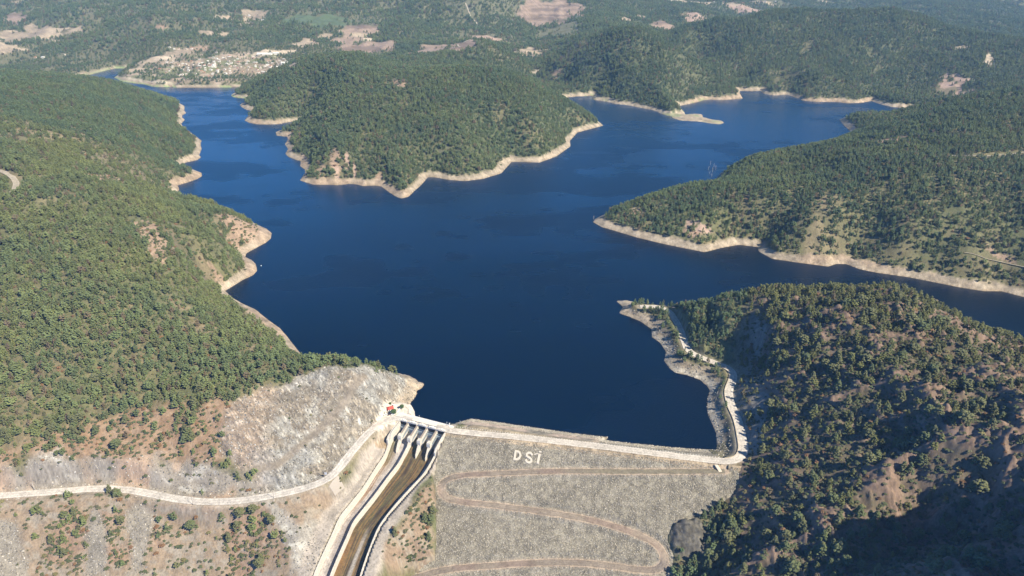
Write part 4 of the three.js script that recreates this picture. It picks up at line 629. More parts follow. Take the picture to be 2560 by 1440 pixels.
    for (const f of [0.1, 0.27, 0.44, 0.62, 0.8, 0.93]) { const a = a0 + len * f, big = f === 0.44 || f === 0.62; part(hoist, 'winch', solid([[big ? 0.0 : 0.5, 0], [big ? 2.0 : 1.8, 0]].map(([v]) => [bay(a - 0.45, v, 12.1), bay(a - 0.35, v, big ? 13.7 : 13.1), bay(a + 0.35, v, big ? 13.7 : 13.1), bay(a + 0.45, v, 12.1)])), WHITEPAINT); }
    part(hoist, 'hand_rail', solid([[2.85, 0], [2.97, 0]].map(([v]) => [bay(a0 - 0.9, v, 12.1), bay(a0 - 0.9, v, 13.0), bay(a1 + 0.9, v, 13.0), bay(a1 + 0.9, v, 12.1)])), std(0.42, 0.43, 0.45, 0.7));
  }
  part(spillway, 'sill', solid([[-10, -0.5], [-3, 0.6], [3, 0.6], [8, -1.6], [16, -5]].map(([v, y]) => [bay(-2, v, -16), bay(-2, v, y), bay(GLEN + 2, v, y), bay(GLEN + 2, v, -16)])), CONCRETE);
  part(spillway, 'bridge_deck', solid([[-9.2, 0], [-2.0, 0]].map(([v]) => [bay(-8, v, 11.2), bay(-8, v, 12.35), bay(GLEN + 5, v, 12.35), bay(GLEN + 5, v, 11.2)])), std(0.66, 0.585, 0.52, 0.9));
  part(spillway, 'parapet', solid([[-9.5, 0], [-9.15, 0]].map(([v]) => [bay(-9, v, 9.9), bay(-9, v, 13.3), bay(GLEN + 5, v, 13.3), bay(GLEN + 5, v, 9.9)])), WHITEPAINT);
  part(spillway, 'kerb', solid([[-2.0, 0], [-1.62, 0]].map(([v]) => [bay(-8, v, 11.3), bay(-8, v, 12.75), bay(GLEN + 4, v, 12.75), bay(GLEN + 4, v, 11.3)])), std(0.30, 0.31, 0.33, 0.8));
  for (const a of [-1.4, GLEN - 0.4]) part(spillway, 'abutment_wall', solid([[-10, 11.6], [3, 11.6], [12, 10.2], [27, 6.0], [30, 3.0]].map(([v, y]) => [bay(a, v, -14), bay(a, v, y), bay(a + 1.8, v, y), bay(a + 1.8, v, -14)])), CONCRETE);
})();
// ---------------------------------------------------------------- letters laid on the dam's face
(function buildLetters() {
  const flat = (px, py) => { const [x, , z] = onFace(px, py); return damSW(x, z); };
  const slab = (shape) => { const g = new THREE.ExtrudeGeometry(shape, { depth: 0.5, bevelEnabled: false, curveSegments: 12 }), p = g.attributes.position; for (let i = 0; i < p.count; i++) { const s = p.getX(i), w = p.getY(i), [x, z] = damXZ(s, w); p.setXYZ(i, x, facePlane(w) + 0.45 + p.getZ(i), z); } g.computeVertexNormals(); return g; };
  const loop = (pts) => pts.map(([x, y]) => new THREE.Vector2(...flat(x, y)));
  const stroke = (pts, width) => { const c = new THREE.SplineCurve(loop(pts)), L = [], R = []; for (let i = 0; i <= 28; i++) { const p = c.getPoint(i / 28), t = c.getTangent(i / 28); L.push(new THREE.Vector2(p.x - t.y * width, p.y + t.x * width)); R.unshift(new THREE.Vector2(p.x + t.y * width, p.y - t.x * width)); } return new THREE.Shape([...L, ...R]); };
  const paint = std(0.60, 0.545, 0.48, 0.9, { map: GROUND_TEX }), D = new THREE.Shape(loop([[1287, 1126.5], [1283, 1151], [1292.5, 1152.5], [1300, 1148.5], [1303.8, 1140], [1300.5, 1131], [1295.5, 1127.3]])); D.holes.push(new THREE.Path(loop([[1291.2, 1131.5], [1289.3, 1146.5], [1293, 1146.8], [1297.5, 1143], [1298.6, 1139], [1296, 1133.5]])));
  const say = (geometries, label) => { const m = new THREE.Mesh(mergeGeometries(geometries), paint); tag(put(m, 'letter'), label, 'letter', 'white letters on the dam face'); };
  say([slab(D)], 'white letter D laid on the stones of the dam face, first of three');
  say([slab(stroke([[1331, 1139.5], [1326.5, 1134], [1320.5, 1133.5], [1316, 1138], [1318.5, 1142.5], [1324, 1146], [1328.6, 1150.6], [1327, 1155.6], [1321.5, 1157.5], [1316.3, 1154.5], [1314.2, 1150]], 1.05))], 'white letter S laid on the stones of the dam face, middle of three');
  say([slab(stroke([[1349.2, 1135.5], [1346.8, 1147], [1344, 1160.5]], 1.35)), slab(stroke([[1350.6, 1129.3], [1350, 1132.6]], 1.5)), slab(stroke([[1348, 1136], [1341, 1136], [1335, 1137.5]], 0.4))], 'white letter I with a dot, last of three on the dam face');
})();
// ---------------------------------------------------------------- crest furniture
(function buildCrest() {
  const rail = new THREE.Group(); rail.name = numbered('guard_rail'); scene.add(rail); tag(rail, 'row of small pale guard posts along the lake side of the dam crest', 'guard rail');
  const post = new THREE.CylinderGeometry(0.22, 0.26, 1.3, 6); post.translate(0, 0.65, 0);
  for (let s = 10; s < 300; s += 2.9) { const [x, z] = damXZ(s, -5.6), p = part(rail, 'post', post, WHITEPAINT); p.position.set(x, 11.7, z); }
  const [ax, az] = damXZ(9, -5.6), [bx, bz] = damXZ(300, -5.6), bar = new THREE.BoxGeometry(Math.hypot(bx - ax, bz - az), 0.12, 0.1), m = part(rail, 'rail', bar, std(0.45, 0.44, 0.42)); m.position.set((ax + bx) / 2, 12.75, (az + bz) / 2); m.rotation.y = -Math.atan2(bz - az, bx - ax);
  const edge = new THREE.Group(); edge.name = numbered('edge_stones'); scene.add(edge); tag(edge, 'row of rough edge stones along the downstream side of the crest road', 'edge stones');
  const r = rng(3), stone = rock(8); for (let s = 14; s < 300; s += 2.4) { if (r() < 0.25) continue; const [x, z] = damXZ(s, 5.3 + r() * 0.5), p = part(edge, 'stone', stone, r() < 0.3 ? std(0.17, 0.12, 0.08) : std(0.3, 0.25, 0.19)); p.position.set(x, 12.1, z); p.scale.setScalar(0.35 + r() * 0.4); p.rotation.y = r() * 6; }
  // road-side wall above the lake
  const line = ROADS[1].line.filter((p) => p[0] > 225 && p[2] > -790), side = line.map((p, i) => { const a = line[Math.max(0, i - 1)], b = line[Math.min(line.length - 1, i + 1)], dx = b[0] - a[0], dz = b[2] - a[2], l = Math.hypot(dx, dz); return [p[0] + dz / l * 4.9, p[1], p[2] - dx / l * 4.9, dz / l, -dx / l]; });
  const rows = side.map(([x, y, z, nx, nz]) => [[x, y - 1.5, z], [x, y + 0.75, z], [x + nx * 0.5, y + 0.75, z + nz * 0.5], [x + nx * 0.5, y - 1.5, z + nz * 0.5]]), g = solid(rows);
  tag(put(new THREE.Mesh(g, std(0.34, 0.29, 0.22)), 'retaining_wall'), 'low stone wall along the lake side of the road right of the dam', 'wall');
  // stairs from the crest to the bench
  const st = new THREE.Group(); st.name = numbered('concrete_stairs'); scene.add(st); tag(st, 'short pale concrete stairs from the crest road to the bench at the dam\'s right end', 'stairs');
  const A = onFace(1791, 1164), B = onFace(1801, 1180), stepG = new RoundedBoxGeometry(3.4, 0.6, 1.4, 1, 0.05), mat = std(0.6, 0.54, 0.47);
  for (let k = 0; k < 12; k++) { const t = k / 11, p = part(st, 'step', stepG, mat); p.position.set(lerp(A[0], B[0], t), lerp(A[1], B[1], t) + 0.5, lerp(A[2], B[2], t)); p.rotation.y = -Math.atan2(AX[1], AX[0]); }
  // lamp posts
  const lamp = (px, py, h, label, head) => { const o = new THREE.Group(), [x, y, z] = level(px, py, 12.3); o.position.set(x, y, z); o.rotation.y = 0.4; const pole = new THREE.CylinderGeometry(0.09, 0.16, h, 8); pole.translate(0, h / 2, 0); part(o, 'pole', pole, std(0.5, 0.52, 0.54, 0.5, { metalness: 0.5 })); if (head) { const arm = new THREE.CylinderGeometry(0.06, 0.06, 1.6, 6); arm.rotateX(Math.PI / 2); arm.translate(0, h - 0.1, 0.8); part(o, 'arm', arm, std(0.5, 0.52, 0.54, 0.5)); const b = new RoundedBoxGeometry(0.4, 0.2, 1.0, 1, 0.08); b.translate(0, h - 0.1, 1.7); part(o, 'lamp_head', b, WHITEPAINT); } else { const b = new RoundedBoxGeometry(1.0, 1.9, 0.9, 1, 0.1); b.translate(0, h + 0.4, 0); part(o, 'cabinet', b, WHITEPAINT); } tag(put(o, 'street_lamp'), label, 'street lamp'); };
  lamp(1048.5, 1050, 7, 'thin lamp post on the spillway bridge near the gatehouse', true); lamp(1117, 1066.5, 7, 'thin lamp post at the dam end of the spillway bridge', true); lamp(1150, 1062, 6, 'small lamp post at the left end of the dam crest, beside the lake', true);
  const mast = new THREE.Group(), [mx, my, mz] = level(1124, 1067, 12.2); mast.position.set(mx, my, mz); const mp = new THREE.CylinderGeometry(0.35, 0.4, 4.6, 8); mp.translate(0, 2.3, 0); part(mast, 'column', mp, WHITEPAINT); const mc = new RoundedBoxGeometry(1.1, 0.5, 1.1, 1, 0.1); mc.translate(0, 4.8, 0); part(mast, 'cap', mc, WHITEPAINT); tag(put(mast, 'gauge_post'), 'stout white post at the lake edge where bridge meets dam', 'post');
  // poles along the left road
  for (const [px, py, label, n] of [[85, 1224, 'leftmost utility pole, on the rocky side of the left gravel road', 2], [483, 1261, 'utility pole at the lowest bend of the left gravel road', 1], [685, 1245, 'utility pole beside the left gravel road where a path branches off', 1], [812, 1193, 'utility pole with a square sign on the bend above the concrete slab', 0]]) {
    const [x, y, z] = level(px, py, along(ROADS[0].line, ...[0, 2].map((q) => level(px, py, 0)[q]))[1]), o = new THREE.Group(); o.position.set(x, y - 0.5, z); const pg = new THREE.CylinderGeometry(0.13, 0.24, 10, 8); pg.translate(0, 5, 0); part(o, 'pole', pg, std(0.27, 0.24, 0.21));
    if (n === 2) { const p2 = new THREE.CylinderGeometry(0.13, 0.24, 10.2, 8); p2.translate(0, 5.1, 0); p2.rotateZ(0.14); p2.translate(1.4, 0, 0); part(o, 'brace_pole', p2, std(0.5, 0.47, 0.43)); }
    const arm = new THREE.BoxGeometry(2.2, 0.16, 0.16); arm.translate(0, 9.3, 0); part(o, 'cross_arm', arm, std(0.25, 0.22, 0.2)); for (const q of [-0.95, 0, 0.95]) { const b = new THREE.CylinderGeometry(0.09, 0.12, 0.35, 6); b.translate(q, 9.55, 0); part(o, 'insulator', b, WHITEPAINT); }
    if (!n) { const b = new THREE.BoxGeometry(2.6, 3.4, 0.12); b.translate(1.6, 5.6, 0.2); part(o, 'sign_board', b, std(0.42, 0.42, 0.43)); }
    tag(put(o, 'utility_pole'), label, 'utility pole', 'utility poles along the left road');
  }
  // concrete slab below the road
  const slabRows = []; const c = [[843, 1190], [862, 1221], [838, 1240], [823, 1217]].map(([x, y]) => hit(x, y)); for (let i = 0; i <= 10; i++) { const row = []; for (let q = 0; q <= 10; q++) { const x = lerp(lerp(c[0][0], c[1][0], i / 10), lerp(c[3][0], c[2][0], i / 10), q / 10), z = lerp(lerp(c[0][2], c[1][2], i / 10), lerp(c[3][2], c[2][2], i / 10), q / 10); row.push([x, ground(x, z) + 0.7, z]); } const under = row.map(([x, y, z]) => [x, y - 1.4, z]).reverse(); slabRows.push([...row, ...under]); }
  tag(put(new THREE.Mesh(solid(slabRows), std(0.33, 0.295, 0.265)), 'concrete_slab'), 'pale concrete slab on the slope below the bend of the left road', 'slab');
})();
// ---------------------------------------------------------------- gatehouse yard
function hipRoof(w, d, h, over = 0.5) { const a = w / 2 + over, b = d / 2 + over, r = Math.max(0.05, a - b * 0.9); const p = [[-a, 0, -b], [a, 0, -b], [a, 0, b], [-a, 0, b], [-r, h, 0], [r, h, 0]], f = [[0, 4, 5], [0, 5, 1], [1, 5, 2], [2, 5, 4], [2, 4, 3], [3, 4, 0], [0, 1, 2], [0, 2, 3]]; const g = new THREE.BufferGeometry(); g.setAttribute('position', new THREE.Float32BufferAttribute(f.flatMap((t) => t.flatMap((i) => p[i])), 3)); g.computeVertexNormals(); return g; }
function gableRoof(w, d, h, over = 0.4) { const a = w / 2 + over, b = d / 2 + over; const p = [[-a, 0, -b], [a, 0, -b], [a, 0, b], [-a, 0, b], [-a, h, 0], [a, h, 0]], f = [[0, 4, 5], [0, 5, 1], [1, 5, 2], [2, 5, 4], [2, 4, 3], [3, 4, 0], [0, 1, 2], [0, 2, 3]]; const g = new THREE.BufferGeometry(); g.setAttribute('position', new THREE.Float32BufferAttribute(f.flatMap((t) => t.flatMap((i) => p[i])), 3)); g.computeVertexNormals(); return g; }
const box = (w, h, d, x = 0, y = 0, z = 0) => { const g = new THREE.BoxGeometry(w, h, d); g.translate(x, y + h / 2, z); return g; };
(function buildYard() {
  const o = new THREE.Group(), [x, , z] = level(976.5, 1025, 12); o.position.set(x, 11.9, z); o.rotation.y = 0.35;
  part(o, 'wall', box(6.2, 3.1, 5.4), WHITEPAINT); const rf = hipRoof(6.2, 5.4, 2.0, 0.7); rf.translate(0, 3.1, 0); part(o, 'roof', rf, std(0.55, 0.075, 0.055, 0.7));
  const win = part(o, 'window', box(1.2, 1.1, 0.12, -1.6, 1.2, 2.72), std(0.05, 0.07, 0.09, 0.2)); part(win, 'frame', box(1.4, 0.1, 0.16, -1.6, 1.1, 2.74), WHITEPAINT); part(o, 'door', box(1.0, 2.1, 0.12, 1.5, 0, 2.72), std(0.2, 0.12, 0.08)); part(o, 'window', box(0.12, 1.1, 1.2, 3.12, 1.2, 0), std(0.05, 0.07, 0.09, 0.2)); part(o, 'chimney', box(0.5, 1.2, 0.5, -1.2, 4.2, -0.8), std(0.4, 0.25, 0.2));
  tag(put(o, 'guard_house'), 'small white gatehouse with a bright red roof beside the spillway bridge', 'house');
  const car = (px, py, turn, rgb, label) => {
    const c = new THREE.Group(), [cx, , cz] = level(px, py, 12), m = std(...rgb, 0.35), s = new THREE.Shape(); c.position.set(cx, 12.02, cz); c.rotation.y = turn;
    s.moveTo(-2.1, 0.35); s.lineTo(-2.15, 0.85); s.lineTo(-1.2, 1.0); s.lineTo(2.0, 0.95); s.lineTo(2.12, 0.4); s.closePath(); const b = new THREE.ExtrudeGeometry(s, { depth: 1.6, bevelEnabled: true, bevelSize: 0.07, bevelThickness: 0.07, bevelSegments: 2 }); b.translate(0, 0, -0.8); part(c, 'body', b, m);
    const k = new THREE.Shape(); k.moveTo(-1.15, 0.98); k.lineTo(-0.55, 1.5); k.lineTo(0.95, 1.5); k.lineTo(1.7, 0.96); k.closePath(); const cg = new THREE.ExtrudeGeometry(k, { depth: 1.42, bevelEnabled: false }); cg.translate(0, 0, -0.71); const cab = part(c, 'cabin', cg, std(0.03, 0.035, 0.04, 0.15)); part(cab, 'roof', box(1.5, 0.07, 1.36, 0.2, 1.48, 0), m);
    for (const [wx, wz] of [[-1.3, 0.78], [-1.3, -0.78], [1.35, 0.78], [1.35, -0.78]]) { const w = new THREE.CylinderGeometry(0.33, 0.33, 0.22, 14); w.rotateX(Math.PI / 2); w.translate(wx, 0.33, wz); const wm = part(c, 'wheel', w, DARK); const rim = new THREE.CylinderGeometry(0.18, 0.18, 0.24, 10); rim.rotateX(Math.PI / 2); rim.translate(wx, 0.33, wz); part(wm, 'rim', rim, std(0.5, 0.5, 0.5, 0.4)); }
    tag(put(c, 'parked_car'), label, 'car', 'cars parked by the gatehouse');
  };
  car(959.5, 1034, 0.5, [0.75, 0.75, 0.75], 'leftmost white car parked by the gatehouse, nearest the rock slope'); car(965, 1037.5, 0.3, [0.7, 0.71, 0.73], 'white car parked in front of the gatehouse, second from the left'); car(973.5, 1037, 0.7, [0.06, 0.05, 0.06], 'dark car parked in front of the gatehouse'); car(982.5, 1037.5, 0.25, [0.78, 0.78, 0.78], 'rightmost white car parked by the gatehouse, beside the green tree');
  const wallOf = (a, b, h, t, y, label) => { const p = level(...a, y), q = level(...b, y), l = Math.hypot(q[0] - p[0], q[2] - p[2]), m = new THREE.Mesh(box(l, h, t), WHITEPAINT); m.position.set((p[0] + q[0]) / 2, y - 0.2, (p[2] + q[2]) / 2); m.rotation.y = -Math.atan2(q[2] - p[2], q[0] - p[0]); tag(put(m, 'low_wall'), label, 'wall'); };
  wallOf([991, 1034], [1001, 1019.5], 1.3, 0.5, 12, 'low white wall right of the gatehouse, running towards the lake'); wallOf([952, 1040], [966, 1020], 1.0, 0.5, 12, 'low pale wall along the foot of the rock slope by the parked cars'); wallOf([966, 1020], [974, 1010], 1.0, 0.5, 12, 'low pale wall behind the gatehouse'); wallOf([975, 1010.5], [990, 1016], 1.5, 1.4, 12, 'short hedge-topped wall on the lake side of the gatehouse');
  const quay = [[1022.5, 1041.5], [1022.5, 1025], [1015, 1019]].map(([a, b]) => level(a, b, 11)); const qr = quay.map(([a, , b]) => [[a - 0.8, -8, b], [a - 0.8, 12.4, b], [a + 0.4, 12.4, b], [a + 0.8, -8, b]]); tag(put(new THREE.Mesh(solid(qr), CONCRETE), 'quay_wall'), 'vertical pale wall dropping to the lake beside the gatehouse yard', 'wall');
  const broad = (px, py, h, w, label) => { const t = new THREE.Group(), [tx, , tz] = level(px, py, 12); t.position.set(tx, 11.9, tz); t.scale.set(w, h, w); part(t, 'trunk', TRUNKS[0], std(0.14, 0.1, 0.075)); part(t, 'crown', FINE[1], std(0.05, 0.085, 0.03, 0.9)); tag(put(t, 'broadleaf_tree'), label, 'tree'); };
  broad(984.5, 1035, 6.5, 8.5, 'round dark green tree in front of the red roofed gatehouse'); broad(1005, 1021.5, 5.5, 6.5, 'small round tree between the gatehouse and the lake wall'); broad(976, 1012, 3.5, 4.0, 'small dark tree behind the red roofed gatehouse');
})();
// ---------------------------------------------------------------- the village on the far shore
(function buildVillage() {
  const r = rng(4242), roofs = [[[0.46, 0.45, 0.44], 'pale grey'], [[0.60, 0.60, 0.60], 'white'], [[0.36, 0.17, 0.12], 'red tiled'], [[0.28, 0.22, 0.19], 'brown']].map(([c, n]) => [std(...c, 0.7), n]), walls = [[[0.66, 0.64, 0.61], 'white'], [[0.50, 0.44, 0.36], 'cream'], [[0.34, 0.27, 0.21], 'tan']].map(([c, n]) => [std(...c, 0.85), n]);
  const kinds = []; for (let k = 0; k < 4; k++) { const g = new THREE.Group(), w = 9 + k * 1.6, d = 8 + (k % 2), h = k % 2 ? 6 : 4; part(g, 'wall', box(w, h, d), walls[0][0]); const rf = k % 2 ? hipRoof(w, d, 2) : gableRoof(w, d, 2.2); rf.translate(0, h, 0); part(g, 'roof', rf, roofs[0][0]); part(g, 'window', box(w * 0.7, 1.1, 0.2, 0, h - 2, d / 2), std(0.06, 0.07, 0.08, 0.3)); kinds.push(g); }
  const where = [[545, 168, 95, 18, 52, 'in the middle of the far village'], [645, 168, 50, 16, 24, 'on the right side of the far village'], [445, 168, 50, 20, 18, 'on the left side of the far village'], [570, 148, 75, 9, 16, 'along the upper edge of the far village'], [480, 128, 90, 12, 10, 'scattered on the slope behind the far village'], [700, 152, 40, 12, 6, 'among bare plots right of the far village'], [490, 190, 40, 8, 9, 'near the trees by the far village shore'], [640, 46, 40, 8, 5, 'among fields high above the far village'], [1880, 6, 110, 4, 6, 'on the hazy far plain at the top'], [110, 140, 60, 10, 3, 'on the slope left of the river arm']], used = [];
  for (const [cx, cy, rx, ry, n, at] of where) for (let k = 0, tries = 0; k < n && tries < 400; tries++) {
    const a = r() * 6.28, q = Math.sqrt(r()), [x, y, z] = hit(cx + Math.cos(a) * rx * q, cy + Math.sin(a) * ry * q); if (y < 3 || -z < 2700 || used.some(([u, v]) => Math.hypot(u - x, v - z) < 15)) continue; used.push([x, z]); k++;
    const o = kinds[Math.floor(r() * 4)].clone(), [rm, rn] = roofs[Math.min(3, Math.floor(Math.pow(r(), 1.15) * 4))], [wm, wn] = walls[Math.min(2, Math.floor(Math.pow(r(), 1.6) * 3))]; o.children[0].material = wm; o.children[1].material = rm; o.position.set(x, y - 0.8, z); o.rotation.y = 0.25 * (Math.floor(r() * 3) - 1) + (r() < 0.3 ? Math.PI / 2 : 0); o.scale.setScalar(0.72 + r() * 0.4);
    tag(put(o, 'village_house'), `${wn} village house with a ${rn} roof ${at}`, 'house', `${wn} houses with ${rn} roofs ${at}`);
    around(x, z, 13, (i) => { WOOD[i] = 0; });
  }
  const m = new THREE.Group(), [x, y, z] = hit(534, 168); m.position.set(x, y - 0.5, z); part(m, 'hall', box(16, 8, 16), walls[0][0]); const dome = new THREE.SphereGeometry(6.5, 18, 9, 0, Math.PI * 2, 0, Math.PI / 2); dome.translate(0, 8, 0); part(m, 'dome', dome, std(0.42, 0.44, 0.46, 0.5)); const mi = new THREE.CylinderGeometry(1.1, 1.4, 26, 12); mi.translate(10, 13, 0); const tower = part(m, 'minaret', mi, walls[0][0]); const bal = new THREE.CylinderGeometry(1.9, 1.5, 1.2, 12); bal.translate(10, 20, 0); part(tower, 'balcony', bal, walls[0][0]); const cone = new THREE.ConeGeometry(1.2, 6, 12); cone.translate(10, 29, 0); part(tower, 'spire', cone, std(0.45, 0.46, 0.48, 0.5)); tag(put(m, 'mosque'), 'white mosque with a slender minaret in the middle of the far village', 'mosque');
  for (const [px, py, w, d, label] of [[662, 137, 66, 22, 'long white farm building on the slope right above the far village'], [688, 136, 34, 18, 'shorter pale farm building at the right end of the long one'], [712, 160, 30, 14, 'pale shed on bare ground at the right edge of the far village']]) { const [bx, by, bz] = hit(px, py), o = new THREE.Group(); o.position.set(bx, by - 1, bz); part(o, 'wall', box(w, 7, d), walls[0][0]); const rf = gableRoof(w, d, 4, 0.8); rf.translate(0, 7, 0); part(o, 'roof', rf, roofs[1][0]); part(o, 'door', box(5, 4.5, 0.3, -w * 0.2, 0, d / 2 + 0.1), DARK); tag(put(o, 'farm_building'), label, 'barn'); }
})();
// ---------------------------------------------------------------- drowned trees off the right-hand point, a float on the lake
(function buildSmall() {
  const r = rng(9), bare = std(0.42, 0.38, 0.34);
  for (const [px, py, h] of [[1771, 424, 10], [1776, 412, 12], [1781, 430, 14], [1785, 418, 11], [1789, 424, 13], [1779, 441, 8], [1774, 434, 7], [1484, 548, 9]]) {
    const [x, , z] = level(px, py, 0), o = new THREE.Group(); o.position.set(x, -1, z); const g = new THREE.CylinderGeometry(0.12, 0.38, h, 6); g.translate(0, h / 2, 0); g.rotateZ((r() - 0.5) * 0.15); part(o, 'trunk', g, bare);
    for (let k = 0; k < 7; k++) { const l = 1.4 + r() * 1.8, b = new THREE.CylinderGeometry(0.05, 0.13, l, 4); b.translate(0, l / 2, 0); b.rotateZ(0.9 + r() * 0.4); b.rotateY(r() * 6.3); b.translate(0, h * (0.35 + 0.09 * k), 0); part(o, 'branch', b, bare); }
    tag(put(o, 'dead_tree'), px < 1500 ? 'bare dead tree at the tip of the right-hand wooded point' : 'bare grey dead tree standing in the water off the right-hand wooded hill', 'dead tree', px < 1500 ? undefined : 'dead trees standing in the lake');
  }
  const o = new THREE.Group(), [x, , z] = level(653, 664.5, 0); o.position.set(x, 0, z); const hull = new THREE.SphereGeometry(0.75, 14, 10); hull.scale(1.6, 0.6, 1); part(o, 'hull', hull, WHITEPAINT); const c = new THREE.CylinderGeometry(0.15, 0.2, 1.4, 8); c.translate(0, 1, 0); part(o, 'mast', c, WHITEPAINT); tag(put(o, 'buoy'), 'small white float on the lake beside the left sandy point', 'buoy');
})();
const whole = CROWNS.map((c, i) => mergeGeometries([white(c.clone(), [1, 1, 1]), white(TRUNKS[i % 2].clone().toNonIndexed(), [2.2, 1.5, 1.2])]));
const LEAF = new THREE.MeshStandardMaterial({ vertexColors: true, roughness: 0.9 });
const regionOf = (x, z) => { const d = -z; if (d > 2650 && x < -250 * d / 3000) return 'village'; if (d > 2150 && x > 250 && SDside(x, z)) return 'far_right'; if (d > 2900) return 'far'; if (x > 200 && d < 1010) return 'abutment'; if (x > 150 && d < 2200) return 'right'; if (x > -1150 * d / 2300 && d > 1480 && x < 420) return 'peninsula'; return 'left'; };
const SDside = (x, z) => -z > 2250 || x < 500;
const trees = [], shrubs = [];
(function scatter() {
  const r = rng(77); let d = 300;
  while (d < 8200) {
    const step = 5.0 * Math.max(1, Math.pow(d / 1500, 0.66)), half = 0.80 * (d + 260);
    for (let x = -half; x < half; x += step) {
      const px = x + (r() - 0.5) * step * 1.1, pz = -d + (r() - 0.5) * step * 1.1, q = r(), e = r(), s = r();
      const w = sample(WOOD, px, pz); if (!(w > 0.003) || q > w) continue;
      const h = ground(px, pz), [sx, sy, f] = project(px, h, pz); if (sx < -260 || sx > 2820 || sy > 1640 || sy < -160) continue;
      if (h < 8 && sample(SD, px, pz) < 25 && d > 640) continue;
      if (px > -150 && px < -60 && pz > -700 && pz < -625) continue;
      const scale = Math.pow(step / 5.0, 0.8), rh = rightHill(px, pz), hgt = (5.6 + 7.2 * s + rh * 1.0) * scale * (e < 0.2 ? 0.65 : 1) * (d > 2800 && px < -600 && d < 3700 ? 0.75 : 1);
      trees.push({ x: px, y: h, z: pz, h: hgt, w: hgt * (px > 100 && rh < 0.5 ? 0.72 + 0.22 * e : 0.82 + 0.3 * e), turn: e * 40, v: Math.floor(hash(Math.floor(px * 3), Math.floor(pz * 3)) * 4) % 4, f, sx, sy, tint: q / w });
    }
    d += step;
  }
  d = 300;
  while (d < 2300) {
    const step = 3.0 * Math.max(1, Math.pow(d / 700, 1.1)), half = 0.80 * (d + 260);
    for (let x = -half; x < half; x += step) {
      const px = x + (r() - 0.5) * step * 1.2, pz = -d + (r() - 0.5) * step * 1.2, q = r(), s = r(), t = r(), w = sample(BUSH, px, pz); if (!(w > 0.003) || q > w * 0.6) continue;
      const h = ground(px, pz), [sx, sy, f] = project(px, h, pz); if (sx < -260 || sx > 2820 || sy > 1640) continue;
      if (h < 8 && sample(SD, px, pz) < 25 && d > 640) continue;
      shrubs.push({ x: px, y: h - 0.2, z: pz, w: (1.9 + 2.6 * s * s) * Math.pow(step / 3.0, 0.6), h: (1.7 + 1.6 * t), turn: s * 30, v: t > 0.5 ? 1 : 0, f, sx, sy, tint: t });
    }
    d += step;
  }
})();
const leafTone = (t) => { const d = -t.z, rh = rightHill(t.x, t.z), a = fbm(t.x / 90 + 50, t.z / 90, 3), b = hash(Math.floor(t.x * 7), Math.floor(t.z * 7)), c = hash(Math.floor(t.z * 5), Math.floor(t.x * 3));
  let col = [lerp(0.090, 0.130, clamp(0.45 + a * 1.1)), lerp(0.122, 0.150, clamp(0.45 + a * 1.1)), 0.054]; const v = 0.74 + 0.52 * b;
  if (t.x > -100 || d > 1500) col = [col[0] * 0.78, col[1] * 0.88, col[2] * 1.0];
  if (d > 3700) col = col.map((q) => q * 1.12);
  if (rh > 0.3) col = [0.096, 0.104, 0.035];
  if (c > 0.955) col = [0.12, 0.095, 0.06]; else if (c > 0.90) col = [0.105, 0.112, 0.05];
  return col.map((q) => q * v); };
const bushTone = (t) => { const b = hash(Math.floor(t.x * 7), Math.floor(t.z * 7)), rh = rightHill(t.x, t.z), v = (0.7 + 0.6 * b) * lerp(1, 0.95, rh); return (t.tint > 0.93 ? [0.15, 0.085, 0.045] : t.tint > 0.8 ? [0.12, 0.11, 0.05] : t.tint > 0.35 ? [0.062, 0.076, 0.034] : [0.085, 0.085, 0.05]).map((q) => q * v); };
function seen(t, lift) {                                                     // not behind a hill, and inside the picture
  const [sx, sy] = project(t.x, t.y + lift, t.z); if (sx < 8 || sx > 2552 || sy < 4 || sy > 1436) return false;
  const dx = t.x, dy = t.y + lift - EYE, dz = t.z; for (let k = 0.55; k < 0.985; k += 0.012) { const h = ground(dx * k, dz * k); if (h > EYE + dy * k) return false; } return true;
}
const pick = (list, n, key) => { const sorted = [...list].filter((t) => t.sy > 560).sort((a, b) => key(b) - key(a)), out = []; for (const t of sorted) { if (out.length >= n) break; if (seen(t, t.h * 0.5)) { t.single = true; out.push(t); } } return out; };
const PLACE = {
  abutment: 'the rocky hill right of the dam', right: 'the wooded hill across the lake at the right', left: 'the wooded hillside left of the lake', roadside: 'the eroded slope below the left gravel road', redslope: 'the red earth slope above the left gravel road', chute: 'the scrubby strip right of the spillway chute', shoreline: 'the rocky bank beside the lakeside road',
};
const placeOf = (t) => { if (t.x > 215 && -t.z < 1010) { const e = along(ROADS[1].line, t.x, t.z); return t.y < 13.5 && e[0] < 40 && -t.z > 590 ? 'shoreline' : 'abutment'; } if (t.x > 100) return 'right'; if (BELOW(t.x, t.z) > 0.5) return 'roadside'; if (REDSLOPE(t.x, t.z) > 0.4) return 'redslope'; if (CHUTESCRUB(t.x, t.z) > 0.3) return 'chute'; return 'left'; };
